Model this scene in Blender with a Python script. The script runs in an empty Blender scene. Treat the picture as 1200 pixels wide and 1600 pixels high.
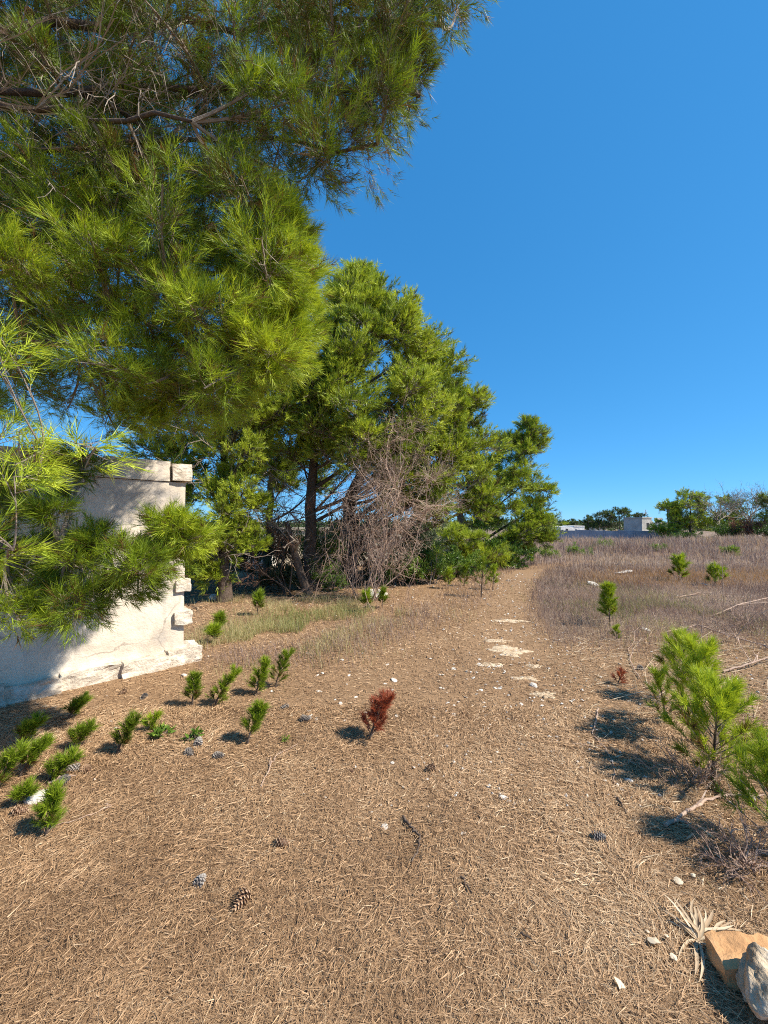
import bpy, math, random
import numpy as np

# ------------------------------------------------------------------ camera, world, sun, exposure
SC = bpy.context.scene
EYE = 1.6; FPX = 612.0; PITCH = math.radians(1.4)
cam_data = bpy.data.cameras.new('camera'); cam = bpy.data.objects.new('camera', cam_data)
SC.collection.objects.link(cam); SC.camera = cam
cam.location = (0, 0, EYE); cam.rotation_euler = (math.radians(90) + PITCH, 0, 0)
cam_data.sensor_fit = 'HORIZONTAL'; cam_data.sensor_width = 36.0
cam_data.lens = 36.0 * FPX / 1200.0
cam_data.clip_start = 0.05; cam_data.clip_end = 3000

SUN_EL = math.radians(46); SUN_AZ = math.radians(-17)      # azimuth measured from +X towards +Y
world = bpy.data.worlds.new('World'); SC.world = world; world.use_nodes = True
wn = world.node_tree; bg = wn.nodes['Background']
sky = wn.nodes.new('ShaderNodeTexSky'); sky.sky_type = 'NISHITA'; sky.sun_disc = False
sky.sun_elevation = SUN_EL; sky.sun_rotation = math.radians(90) - SUN_AZ
sky.altitude = 0; sky.air_density = 0.6; sky.dust_density = 0.0; sky.ozone_density = 8.0
sky_sep = wn.nodes.new('ShaderNodeSeparateColor'); sky_com = wn.nodes.new('ShaderNodeCombineColor'); wn.links.new(sky.outputs[0], sky_sep.inputs[0])
sky_pow = []
for ch, (gam, gain) in enumerate(((0.80, 0.56), (0.50, 1.68), (0.42, 2.8))):       # tone response of the phone's sky, per channel
    pw = wn.nodes.new('ShaderNodeMath'); pw.operation = 'POWER'; pw.inputs[1].default_value = gam
    ml = wn.nodes.new('ShaderNodeMath'); ml.operation = 'MULTIPLY'; ml.inputs[1].default_value = gain; sky_pow.append((pw, ml))
    wn.links.new(sky_sep.outputs[ch], pw.inputs[0]); wn.links.new(pw.outputs[0], ml.inputs[0]); wn.links.new(ml.outputs[0], sky_com.inputs[ch])
wn.links.new(sky_com.outputs[0], bg.inputs['Color'])
bg.inputs['Strength'].default_value = 0.105
sun_d = bpy.data.lights.new('sun', 'SUN'); sun = bpy.data.objects.new('sun', sun_d)
SC.collection.objects.link(sun)
sun_d.energy = 5.0; sun_d.angle = math.radians(0.53); sun_d.color = (1.0, 0.93, 0.80)
sun.rotation_euler = (0, math.radians(90) - SUN_EL, SUN_AZ)
sun.location = (20, -6, 20)
SC.view_settings.view_transform = 'Standard'; SC.view_settings.look = 'None'
SC.view_settings.exposure = 0.78; SC.view_settings.gamma = 1.0
SC.view_settings.use_curve_mapping = False
SC.cycles.max_bounces = 6; SC.cycles.diffuse_bounces = 3; SC.cycles.transmission_bounces = 4
SC.cycles.glossy_bounces = 2
SC.cycles.filter_width = 1.05; SC.cycles.use_denoising = False

# ------------------------------------------------------------------ helpers
rng = np.random.default_rng(11)
PI = math.pi

def nrm(a):
    return a / np.maximum(np.linalg.norm(a, axis=-1, keepdims=True), 1e-9)

def _hash(ix, iy, s):
    v = np.sin(ix * 127.1 + iy * 311.7 + s * 74.7) * 43758.5453
    return v - np.floor(v)

def vnoise(x, y, s=0):
    x = np.asarray(x, float); y = np.asarray(y, float)
    ix = np.floor(x); iy = np.floor(y); fx = x - ix; fy = y - iy
    fx = fx * fx * (3 - 2 * fx); fy = fy * fy * (3 - 2 * fy)
    a = _hash(ix, iy, s); b = _hash(ix + 1, iy, s); c = _hash(ix, iy + 1, s); d = _hash(ix + 1, iy + 1, s)
    return (a * (1 - fx) + b * fx) * (1 - fy) + (c * (1 - fx) + d * fx) * fy - 0.5

def fbm(x, y, s=0, o=3):
    t = 0; amp = 1.0
    for i in range(o):
        t = t + amp * vnoise(x, y, s + i * 7.3); x = x * 2.03 + 5.1; y = y * 2.03 + 1.7; amp *= 0.5
    return t

def sst(a, b, v):
    t = np.clip((np.asarray(v, float) - a) / (b - a), 0, 1); return t * t * (3 - 2 * t)

PATH = np.array([(0.5, 0.0), (0.9, 2.6), (1.22, 3.7), (1.62, 5.3), (2.2, 7.2), (3.2, 10.0), (4.9, 13.0), (7.6, 15.6), (14, 19)])
def path_x(y): return np.interp(y, PATH[:, 1], PATH[:, 0])

def gh(x, y):
    x = np.asarray(x, float); y = np.asarray(y, float)
    r = np.hypot(x, y)
    g = 0.05 * fbm(x * 0.35, y * 0.35, 1) + 0.018 * fbm(x * 1.7, y * 1.7, 5)
    g = g + 0.30 * sst(9, 34, r) * fbm(x * 0.09, y * 0.09, 9)
    g = g * sst(0.2, 1.6, r) + 0.12 * sst(12, 30, y) * sst(1.0, 8.0, x - path_x(y)) - 1.3 * sst(33, 46, y)
    return g

def ray(px, py):
    u = (px - 600) / FPX; v = (800 - py) / FPX
    return np.array([u, math.cos(PITCH) - v * math.sin(PITCH), v * math.cos(PITCH) + math.sin(PITCH)])

def P(px, py, d):
    r = ray(px, py); return np.array([0, 0, EYE]) + r * (d / r[1])

def G(px, py):
    r = ray(px, py); z = 0.0
    for _ in range(8):
        t = (z - EYE) / r[2]; p = np.array([0, 0, EYE]) + r * t; z = float(gh(p[0], p[1]))
    p[2] = z
    return p

C = SC.collection
class MB:
    def __init__(s): s.V = []; s.F = {3: [], 4: []}; s.A = []; s.n = 0
    def add(s, V, F, var=0.5):
        V = np.asarray(V, np.float32).reshape(-1, 3); F = np.asarray(F, np.int64)
        if len(V) == 0: return
        s.V.append(V); s.F[F.shape[1]].append(F + s.n)
        s.A.append(np.broadcast_to(np.asarray(var, np.float32), (len(V),)).copy()); s.n += len(V)
    def tris(s): return sum(len(f) for f in s.F[3]) + 2 * sum(len(f) for f in s.F[4])
    def mesh(s, name, mat, off=(0, 0, 0), smooth=False):
        me = bpy.data.meshes.new(name)
        V = np.concatenate(s.V) - np.asarray(off, np.float32); A = np.concatenate(s.A)
        f3 = np.concatenate(s.F[3]) if s.F[3] else np.zeros((0, 3), np.int64)
        f4 = np.concatenate(s.F[4]) if s.F[4] else np.zeros((0, 4), np.int64)
        loops = np.concatenate([f3.ravel(), f4.ravel()]).astype(np.int32)
        starts = np.concatenate([np.arange(len(f3)) * 3, len(f3) * 3 + np.arange(len(f4)) * 4]).astype(np.int32)
        me.vertices.add(len(V)); me.vertices.foreach_set('co', V.astype(np.float32).ravel())
        me.loops.add(len(loops)); me.loops.foreach_set('vertex_index', loops)
        me.polygons.add(len(starts)); me.polygons.foreach_set('loop_start', starts)
        me.polygons.foreach_set('use_smooth', np.full(len(starts), bool(smooth)))
        at = me.attributes.new('var', 'FLOAT', 'POINT'); at.data.foreach_set('value', A)
        me.materials.append(mat); me.update(calc_edges=True)
        return me
    def build(s, name, mat, parent=None, smooth=False, kind=None):
        if s.n == 0: return None
        off = parent.location if parent is not None else (0, 0, 0)
        if parent is not None and parent.parent is not None:
            off = tuple(np.array(parent.location) + np.array(parent.parent.location))
        o = bpy.data.objects.new(name, s.mesh(name, mat, off, smooth)); C.objects.link(o)
        if parent is not None: o.parent = parent
        if kind: o['kind'] = kind
        return o

def tag(o, label, cat=None, group=None, kind=None):
    o['label'] = label
    if cat: o['category'] = cat
    if group: o['group'] = group
    if kind: o['kind'] = kind
    return o

def thing(name, label, cat, loc, group=None):
    o = bpy.data.objects.new(name, None); C.objects.link(o)
    o.location = [float(v) for v in loc]; o.empty_display_size = 0.2
    return tag(o, label, cat, group)

def bez(p0, p1, p2, n):
    t = np.linspace(0, 1, n)[:, None]
    return (1 - t) ** 2 * p0 + 2 * t * (1 - t) * p1 + t * t * p2

def tube(mb, pts, rad, sides=7, var=0.5, cap=True, rough=0.0, seed=0):
    pts = np.asarray(pts, float); n = len(pts); rad = np.broadcast_to(np.asarray(rad, float), (n,))
    T = nrm(np.gradient(pts, axis=0))
    ref = np.array([0.31, 0.9, 0.2]) if abs(T[0][2]) > 0.6 else np.array([0, 0, 1.0])
    U = nrm(np.cross(T, ref)); W = np.cross(T, U)
    a = np.linspace(0, 2 * PI, sides, endpoint=False)
    rr = rad[:, None] * np.ones(sides)
    if rough:
        r2 = np.random.default_rng(seed); rr = rr * (1 + rough * r2.normal(size=(n, sides)))
    V = pts[:, None] + rr[..., None] * (U[:, None] * np.cos(a)[None, :, None] + W[:, None] * np.sin(a)[None, :, None])
    i = np.arange(n - 1)[:, None] * sides; j = np.arange(sides)[None]; k = (j + 1) % sides
    F = np.stack([i + j, i + k, i + sides + k, i + sides + j], -1).reshape(-1, 4)
    mb.add(V, F, var)
    if cap:
        for e in (0, n - 1):
            Vc = np.vstack([V[e], pts[e][None]]); jj = np.arange(sides)
            Fc = np.stack([np.full(sides, sides), (jj + 1) % sides, jj], -1) if e == 0 else np.stack([np.full(sides, sides), jj, (jj + 1) % sides], -1)
            mb.add(Vc, Fc, var)

def prisms(mb, p0, p1, r0, r1, var=0.5):
    p0 = np.asarray(p0, float).reshape(-1, 3); p1 = np.asarray(p1, float).reshape(-1, 3); n = len(p0)
    if n == 0: return
    r0 = np.broadcast_to(np.asarray(r0, float), (n,)); r1 = np.broadcast_to(np.asarray(r1, float), (n,))
    T = nrm(p1 - p0); ref = np.where(np.abs(T[:, 2:3]) > 0.8, np.array([[1.0, 0, 0]]), np.array([[0, 0, 1.0]]))
    U = nrm(np.cross(T, ref)); W = np.cross(T, U)
    a = np.array([0, 2 * PI / 3, 4 * PI / 3]); ca = np.cos(a)[None, :, None]; sa = np.sin(a)[None, :, None]
    ring = U[:, None] * ca + W[:, None] * sa
    V = np.concatenate([p0[:, None] + ring * r0[:, None, None], p1[:, None] + ring * r1[:, None, None]], 1)
    b = np.arange(n)[:, None, None] * 6
    F = (b + np.array([[0, 1, 4, 3], [1, 2, 5, 4], [2, 0, 3, 5]])[None]).reshape(-1, 4)
    mb.add(V.reshape(-1, 3), F, np.repeat(np.broadcast_to(np.asarray(var, float), (n,)), 6))

def slivers(mb, p0, p1, w, var=0.5):
    p0 = np.asarray(p0, float).reshape(-1, 3); p1 = np.asarray(p1, float).reshape(-1, 3); n = len(p0)
    S = nrm(np.cross(nrm(p1 - p0), nrm(rng.normal(size=(n, 3))))) * (np.broadcast_to(np.asarray(w, float), (n,)) / 2)[:, None]
    mb.add(np.stack([p0 + S, p0 - S, p1], 1).reshape(-1, 3), np.arange(n * 3).reshape(-1, 3), np.repeat(np.broadcast_to(np.asarray(var, float), (n,)), 3))

def ribbons(mb, p0, p1, r0, r1, var=0.5):
    n = len(p0); S = nrm(np.cross(nrm(p1 - p0), nrm(rng.normal(size=(n, 3)))))
    r0 = np.broadcast_to(r0, (n,))[:, None]; r1 = np.broadcast_to(r1, (n,))[:, None]
    mb.add(np.stack([p0 + S * r0, p0 - S * r0, p1 - S * r1, p1 + S * r1], 1).reshape(-1, 3), np.arange(n * 4).reshape(-1, 4), np.repeat(np.broadcast_to(np.asarray(var, float), (n,)), 4))

def needles(mb, Pn, A, L, k, nl, nw, var, th=(0.3, 0.95), droop=0.08):
    Pn = np.asarray(Pn, float).reshape(-1, 3); A = nrm(np.asarray(A, float).reshape(-1, 3)); N = len(Pn)
    if N == 0: return
    L = np.broadcast_to(np.asarray(L, float), (N,)); var = np.broadcast_to(np.asarray(var, float), (N,))
    ref = nrm(rng.normal(size=(N, 3))); U = nrm(np.cross(A, ref)); W = np.cross(A, U)
    t = rng.random((N, k)) ** 0.75
    theta = rng.uniform(th[0], th[1], (N, k)) * (1.15 - 0.5 * t); phi = rng.uniform(0, 2 * PI, (N, k))
    B = Pn[:, None] + A[:, None] * (L[:, None] * t)[..., None]
    D = A[:, None] * np.cos(theta)[..., None] + (U[:, None] * np.cos(phi)[..., None] + W[:, None] * np.sin(phi)[..., None]) * np.sin(theta)[..., None]
    D[..., 2] -= droop * rng.random((N, k)); D = nrm(D)
    S = nrm(np.cross(D, nrm(rng.normal(size=(N, k, 3)))))
    ln = nl * rng.uniform(0.65, 1.15, (N, k)); w = nw * rng.uniform(0.7, 1.2, (N, k))
    V = np.stack([B + S * (w / 2)[..., None], B - S * (w / 2)[..., None], B + D * ln[..., None]], 2).reshape(-1, 3)
    F = np.arange(N * k * 3).reshape(-1, 3)
    vv = np.repeat((var[:, None] + rng.normal(0, 0.09, (N, k))).ravel(), 3)
    mb.add(V, F, vv)

def blades(mb, Pb, H, W, az, lean, var, bend=0.5):
    N = len(Pb); H = np.broadcast_to(H, (N,)); W = np.broadcast_to(W, (N,))
    d = np.stack([np.cos(az), np.sin(az), np.zeros(N)], 1); s = np.stack([-np.sin(az), np.cos(az), np.zeros(N)], 1)
    tw = rng.uniform(0, PI, N); s = s * np.cos(tw)[:, None] + d * np.sin(tw)[:, None]
    up = np.array([0, 0, 1.0])
    M = Pb + up * (H * 0.55)[:, None] * np.cos(lean * (1 - bend))[:, None] + d * (H * 0.55 * np.sin(lean * (1 - bend)))[:, None]
    T = M + up * (H * 0.45 * np.cos(lean * (1 + bend)))[:, None] + d * (H * 0.45 * np.sin(lean * (1 + bend)))[:, None]
    h = (W / 2)[:, None] * s
    V = np.stack([Pb + h, Pb - h, M - h * 0.75, M + h * 0.75, T], 1)
    b = np.arange(N)[:, None] * 5
    mb.add(V.reshape(-1, 3), np.concatenate([b + np.array([[0, 1, 2]]), b + np.array([[0, 2, 3]]), b + np.array([[3, 2, 4]])]), np.repeat(var, 5))

def leaves(mb, Pl, D, ln, w, var, fold=0.25):
    N = len(Pl); D = nrm(D); S = nrm(np.cross(D, nrm(rng.normal(size=(N, 3))))); Nn = np.cross(S, D)
    ln = np.broadcast_to(ln, (N,))[:, None]; w = np.broadcast_to(w, (N,))[:, None]
    m = Pl + D * ln * 0.45
    V = np.stack([Pl, m + S * w / 2 + Nn * w * fold, Pl + D * ln, m - S * w / 2 + Nn * w * fold], 1)
    b = np.arange(N)[:, None] * 4
    mb.add(V.reshape(-1, 3), np.concatenate([b + np.array([[0, 1, 2]]), b + np.array([[0, 2, 3]])]), np.repeat(np.broadcast_to(var, (N,)), 4))

def branching(p0, d, ln, rad, levels, wob=0.25, up=0.0, segs=3):
    """levels: list of (children, length ratio, spread). Returns segments (p0,p1,r0,r1,level) and tips."""
    out = []; p0 = np.atleast_2d(p0).astype(float); d = nrm(np.atleast_2d(d).astype(float))
    ln = np.broadcast_to(np.asarray(ln, float), (len(p0),)); rad = np.broadcast_to(np.asarray(rad, float), (len(p0),))
    for li in range(len(levels) + 1):
        pts = [p0]; dd = d
        for s in range(segs):
            dd = nrm(dd + rng.normal(0, wob, dd.shape) + np.array([0, 0, up]))
            pts.append(pts[-1] + dd * (ln / segs)[:, None])
        pts = np.stack(pts, 1)
        f = np.linspace(1, 0.5, segs + 1)
        for s in range(segs):
            out.append((pts[:, s], pts[:, s + 1], rad * f[s], rad * f[s + 1], li))
        if li == len(levels): break
        k, lr, sp = levels[li]
        N = len(p0); t = rng.uniform(0.3, 1.0, (N, k)) * segs
        i = np.minimum(t.astype(int), segs - 1); fr = (t - i)[..., None]; ar = np.arange(N)[:, None]
        q = pts[ar, i] * (1 - fr) + pts[ar, i + 1] * fr
        td = nrm(pts[ar, i + 1] - pts[ar, i]); nd = nrm(td + rng.normal(0, sp, td.shape))
        nl = ln[:, None] * lr * rng.uniform(0.6, 1.2, (N, k)); nr = np.repeat(rad[:, None] * 0.55, k, 1)
        p0 = q.reshape(-1, 3); d = nd.reshape(-1, 3); ln = nl.ravel(); rad = nr.ravel()
    return out, pts[:, -1], nrm(pts[:, -1] - pts[:, -2])

def add_branching(mb, segs, var=0.5, lv=None):
    for a, b, r0, r1, l in segs:
        if lv is None or l in lv:
            (prisms if l < 2 else ribbons)(mb, a, b, r0, r1, var + rng.normal(0, 0.12, len(a)))

def rough_block(size, seed, amp=0.012, n=6, rnd=0.12):
    g = np.linspace(-1, 1, n + 1); V = []; F = []; c = 0
    for ax in range(3):
        for sg in (-1, 1):
            a, b = np.meshgrid(g, g, indexing='ij'); p = np.zeros((n + 1, n + 1, 3))
            p[..., ax] = sg; p[..., (ax + 1) % 3] = a; p[..., (ax + 2) % 3] = b
            V.append(p.reshape(-1, 3)); i, j = np.meshgrid(np.arange(n), np.arange(n), indexing='ij')
            q = (i * (n + 1) + j).ravel() + c
            f = np.stack([q, q + n + 1, q + n + 2, q + 1], -1)
            F.append(f if sg > 0 else f[:, ::-1]); c += (n + 1) ** 2
    V = np.vstack(V); F = np.vstack(F)
    sph = nrm(V) * 1.25; e = np.sort(np.abs(V), 1)[:, 1:2] ** 4
    V = V * (1 - rnd * e) + sph * (rnd * e)
    V = V * np.asarray(size) / 2
    k = 2.2 / max(size)
    dis = np.stack([fbm(V[:, 0] * k * 2 + seed, V[:, 1] * k * 2 + V[:, 2] * k * 3.1, s + seed) for s in (0, 20, 40)], 1)
    return V + dis * amp * 2, F

def stone_mesh(name, mat, seed, amp=0.35, lv=2, flat=0.6, rough=0.10):
    import bmesh
    bm = bmesh.new(); bmesh.ops.create_icosphere(bm, subdivisions=lv, radius=0.5)
    for v in bm.verts:
        p = np.array(v.co); f = 1 + amp * float(fbm(p[0] * 2.1 + seed * 3.7, p[1] * 2.1 + p[2] * 2.7, seed))
        f *= 1 + rough * float(fbm(p[0] * 7 + seed, p[1] * 7 + p[2] * 5, seed + 3, 4 if lv > 3 else 2))
        if lv > 3: f *= 1 - .10 * max(0, float(np.abs(p) @ np.array([.6, .7, .75])) - .42) / .2
        v.co = (p[0] * f, p[1] * f, p[2] * f * flat)
    me = bpy.data.meshes.new(name); bm.to_mesh(me); bm.free()
    at = me.attributes.new('var', 'FLOAT', 'POINT')
    me.materials.append(mat)
    return me

# ------------------------------------------------------------------ materials
def mat(name, build):
    m = bpy.data.materials.new(name); m.use_nodes = True; nt = m.node_tree; nt.nodes.clear()
    out = nt.nodes.new('ShaderNodeOutputMaterial'); build(nt, out); return m

def N(nt, t, **kw):
    n = nt.nodes.new(t)
    for k, v in kw.items():
        if k.startswith('_'): setattr(n, k[1:], v)
        else: n.inputs[k].default_value = v
    return n

def ramp(nt, fac, stops):
    r = nt.nodes.new('ShaderNodeValToRGB'); e = r.color_ramp.elements
    while len(e) < len(stops): e.new(0.5)
    for i, (p, c) in enumerate(stops): e[i].position = p; e[i].color = (*c, 1)
    if fac is not None: nt.links.new(fac, r.inputs[0])
    return r.outputs[0]

def noise(nt, vec, scale, detail=4, rough=0.55, dist=0.0):
    n = N(nt, 'ShaderNodeTexNoise', Scale=scale, Detail=detail, Roughness=rough, Distortion=dist)
    if vec is not None: nt.links.new(vec, n.inputs['Vector'])
    return n.outputs['Fac']

def mixc(nt, f, a, b):
    m = nt.nodes.new('ShaderNodeMix'); m.data_type = 'RGBA'
    for s, i in ((f, 0), (a, 6), (b, 7)):
        if isinstance(s, (int, float)): m.inputs[i].default_value = s
        elif isinstance(s, tuple): m.inputs[i].default_value = (*s, 1)
        else: nt.links.new(s, m.inputs[i])
    return m.outputs[2]

def math_(nt, op, a, b=0.5, clamp=False):
    m = nt.nodes.new('ShaderNodeMath'); m.operation = op; m.use_clamp = clamp
    for i, s in enumerate((a, b)):
        if isinstance(s, (int, float)): m.inputs[i].default_value = s
        else: nt.links.new(s, m.inputs[i])
    return m.outputs[0]

def geo_pos(nt): return nt.nodes.new('ShaderNodeNewGeometry').outputs['Position']

def bump(nt, h, strength=0.5, dist=0.02):
    b = N(nt, 'ShaderNodeBump', Strength=strength, Distance=dist); nt.links.new(h, b.inputs['Height']); return b.outputs[0]

def foliage(name, stops, trans=0.35, rough=0.5, tcol=(1.15, 1.1, 0.7)):
    def f(nt, out):
        a = N(nt, 'ShaderNodeAttribute', _attribute_name='var')
        oi = nt.nodes.new('ShaderNodeObjectInfo')
        v = math_(nt, 'ADD', a.outputs['Fac'], math_(nt, 'MULTIPLY', math_(nt, 'SUBTRACT', oi.outputs['Random'], 0.5), 0.12))
        col = ramp(nt, v, stops)
        p = N(nt, 'ShaderNodeBsdfPrincipled', Roughness=rough); nt.links.new(col, p.inputs['Base Color'])
        p.inputs['Specular IOR Level'].default_value = 0.35
        t = nt.nodes.new('ShaderNodeBsdfTranslucent')
        mm = nt.nodes.new('ShaderNodeMix'); mm.data_type = 'RGBA'; mm.blend_type = 'MULTIPLY'; mm.inputs[0].default_value = 1
        nt.links.new(col, mm.inputs[6]); mm.inputs[7].default_value = (*tcol, 1); nt.links.new(mm.outputs[2], t.inputs['Color'])
        mx = N(nt, 'ShaderNodeMixShader', Fac=trans)
        nt.links.new(p.outputs[0], mx.inputs[1]); nt.links.new(t.outputs[0], mx.inputs[2]); nt.links.new(mx.outputs[0], out.inputs[0])
    return mat(name, f)

def varmat(name, stops, rough=0.85, ns=0, nb=0.0, mixn=0.5):
    """colour from the var attribute, broken up with noise"""
    def f(nt, out):
        a = N(nt, 'ShaderNodeAttribute', _attribute_name='var').outputs['Fac']; pos = geo_pos(nt)
        p = N(nt, 'ShaderNodeBsdfPrincipled', Roughness=rough); p.inputs['Specular IOR Level'].default_value = 0.25
        if ns:
            nz = noise(nt, pos, ns, 5, 0.6)
            a = math_(nt, 'ADD', math_(nt, 'MULTIPLY', a, 1 - mixn), math_(nt, 'MULTIPLY', nz, mixn))
            if nb: nt.links.new(bump(nt, noise(nt, pos, ns * 2.3, 5, 0.65), nb, 0.6 / ns), p.inputs['Normal'])
        nt.links.new(ramp(nt, a, stops), p.inputs['Base Color']); nt.links.new(p.outputs[0], out.inputs[0])
    return mat(name, f)

M = {}
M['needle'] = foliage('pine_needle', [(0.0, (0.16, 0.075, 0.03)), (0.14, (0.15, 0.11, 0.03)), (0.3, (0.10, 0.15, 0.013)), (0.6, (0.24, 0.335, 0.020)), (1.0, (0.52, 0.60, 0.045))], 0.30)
M['needle_far'] = foliage('pine_needle_distant', [(0.0, (0.10, 0.06, 0.03)), (0.2, (0.08, 0.115, 0.016)), (0.55, (0.24, 0.325, 0.026)), (1.0, (0.53, 0.60, 0.065))], 0.28)
M['needle_dark'] = foliage('pine_needle_dark', [(0.0, (0.04, 0.06, 0.025)), (0.5, (0.075, 0.115, 0.035)), (1.0, (0.14, 0.2, 0.05))], 0.3)
M['needle_red'] = foliage('dead_red_needle', [(0.0, (0.17, 0.04, 0.022)), (0.5, (0.38, 0.095, 0.05)), (1.0, (0.54, 0.20, 0.10))], 0.3)
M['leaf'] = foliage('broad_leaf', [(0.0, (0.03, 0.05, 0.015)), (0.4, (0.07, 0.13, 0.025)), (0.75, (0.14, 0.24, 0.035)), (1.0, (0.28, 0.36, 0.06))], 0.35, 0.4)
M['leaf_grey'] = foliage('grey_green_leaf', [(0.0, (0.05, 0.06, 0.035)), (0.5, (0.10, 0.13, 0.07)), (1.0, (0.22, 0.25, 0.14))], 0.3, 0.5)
M['leaf_red'] = foliage('russet_leaf', [(0.0, (0.10, 0.03, 0.02)), (0.5, (0.20, 0.07, 0.045)), (1.0, (0.33, 0.16, 0.10))], 0.3)
M['grass'] = foliage('dry_grass', [(0.0, (0.10, 0.07, 0.06)), (0.25, (0.21, 0.145, 0.132)), (0.5, (0.35, 0.255, 0.225)), (0.75, (0.48, 0.37, 0.27)), (0.9, (0.40, 0.23, 0.085)), (1.0, (0.48, 0.29, 0.10))], 0.3, 0.7, (1, 0.9, 0.75))
M['grass_green'] = foliage('half_green_grass', [(0.0, (0.09, 0.13, 0.03)), (0.5, (0.22, 0.25, 0.07)), (1.0, (0.50, 0.43, 0.23))], 0.35, 0.6)
M['litter'] = varmat('fallen_needles', [(0.0, (0.08, 0.046, 0.028)), (0.3, (0.25, 0.145, 0.076)), (0.6, (0.43, 0.268, 0.146)), (0.85, (0.52, 0.35, 0.205)), (1.0, (0.60, 0.45, 0.29))], 0.6)
M['bark'] = varmat('pine_bark', [(0.15, (0.035, 0.025, 0.02)), (0.5, (0.12, 0.085, 0.065)), (0.85, (0.25, 0.19, 0.15))], 0.9, 22, 0.9, 0.7)
M['twig'] = varmat('grey_twig_bark', [(0.1, (0.10, 0.075, 0.06)), (0.5, (0.27, 0.215, 0.17)), (0.9, (0.46, 0.40, 0.33))], 0.85, 30, 0.4, 0.5)
M['deadwood'] = varmat('bleached_dead_wood', [(0.1, (0.18, 0.11, 0.085)), (0.5, (0.40, 0.27, 0.20)), (0.9, (0.62, 0.50, 0.40))], 0.85, 30, 0.4, 0.5)
M['rust'] = varmat('russet_twigs', [(0.1, (0.10, 0.045, 0.03)), (0.5, (0.23, 0.115, 0.075)), (0.9, (0.36, 0.22, 0.15))], 0.85, 20, 0.2, 0.5)
M['cone'] = varmat('pine_cone_scale', [(0.1, (0.04, 0.022, 0.015)), (0.4, (0.22, 0.12, 0.07)), (0.8, (0.52, 0.36, 0.23))], 0.65, 60, 0.3, 0.4)
M['cone_grey'] = varmat('weathered_cone_scale', [(0.1, (0.05, 0.04, 0.035)), (0.4, (0.17, 0.14, 0.12)), (0.85, (0.42, 0.38, 0.34))], 0.8, 60, 0.3, 0.4)
M['straw'] = foliage('bleached_straw', [(0.0, (0.36, 0.25, 0.16)), (0.5, (0.62, 0.48, 0.32)), (1.0, (0.84, 0.72, 0.54))], 0.25, 0.7)

def stone_mat(name, c0, c1, c2, scale=9, bs=0.6, pit=0.5):
    def f(nt, out):
        tc = nt.nodes.new('ShaderNodeTexCoord').outputs['Object']; pos = geo_pos(nt)
        n1 = noise(nt, pos, scale, 8, 0.65); n2 = noise(nt, pos, scale * 5, 4, 0.6)
        col = ramp(nt, n1, [(0.3, c0), (0.5, c1), (0.68, c2)])
        sp = ramp(nt, n2, [(0.25, (0.55, 0.5, 0.45)), (0.45, (1, 1, 1))])
        mm = nt.nodes.new('ShaderNodeMix'); mm.data_type = 'RGBA'; mm.blend_type = 'MULTIPLY'; mm.inputs[0].default_value = pit
        nt.links.new(col, mm.inputs[6]); nt.links.new(sp, mm.inputs[7])
        p = N(nt, 'ShaderNodeBsdfPrincipled', Roughness=0.9); p.inputs['Specular IOR Level'].default_value = 0.2
        nt.links.new(mm.outputs[2], p.inputs['Base Color'])
        nt.links.new(bump(nt, math_(nt, 'ADD', n1, math_(nt, 'MULTIPLY', n2, 0.5)), bs, 0.35 / scale), p.inputs['Normal'])
        nt.links.new(p.outputs[0], out.inputs[0])
    return mat(name, f)
M['limestone'] = stone_mat('limestone', (0.38, 0.31, 0.24), (0.60, 0.52, 0.42), (0.72, 0.65, 0.56), 9)
M['pebble'] = stone_mat('pale_pebble', (0.42, 0.36, 0.30), (0.62, 0.56, 0.49), (0.76, 0.71, 0.64), 14)
M['terracotta'] = stone_mat('ochre_stone', (0.38, 0.20, 0.09), (0.56, 0.31, 0.145), (0.66, 0.40, 0.21), 7, 0.35, 0.3)
M['rock'] = stone_mat('pitted_white_rock', (0.33, 0.22, 0.13), (0.54, 0.42, 0.29), (0.76, 0.67, 0.55), 12, 0.9, 0.7)
M['bedrock'] = stone_mat('bare_path_limestone', (0.36, 0.26, 0.165), (0.52, 0.40, 0.27), (0.64, 0.53, 0.39), 10, 0.5, 0.5)
M['concrete'] = stone_mat('grey_blue_concrete', (0.19, 0.21, 0.25), (0.25, 0.28, 0.33), (0.32, 0.35, 0.40), 1.2, 0.3, 0.3)
M['whitewash'] = stone_mat('whitewash', (0.62, 0.58, 0.52), (0.76, 0.73, 0.68), (0.82, 0.80, 0.76), 1.1, 0.25, 0.3)
M['creamwash'] = stone_mat('cream_render', (0.52, 0.46, 0.36), (0.68, 0.62, 0.51), (0.76, 0.71, 0.62), 1.4, 0.3, 0.3)
M['rooftile'] = stone_mat('tile_brown', (0.16, 0.09, 0.06), (0.24, 0.14, 0.09), (0.30, 0.19, 0.13), 4, 0.4, 0.3)
M['unlit_opening'] = stone_mat('dark_opening', (0.02, 0.022, 0.025), (0.03, 0.033, 0.036), (0.04, 0.043, 0.047), 3, 0.1, 0.1)  # near-black colour stands in for the unlit inside of doorway and window
M['hutwall'] = stone_mat('weathered_hut_render', (0.30, 0.29, 0.28), (0.38, 0.37, 0.35), (0.46, 0.44, 0.42), 1.2, 0.3, 0.3)
M['metal'] = stone_mat('galvanised_metal', (0.35, 0.36, 0.37), (0.45, 0.46, 0.47), (0.55, 0.55, 0.56), 6, 0.1, 0.2)

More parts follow.
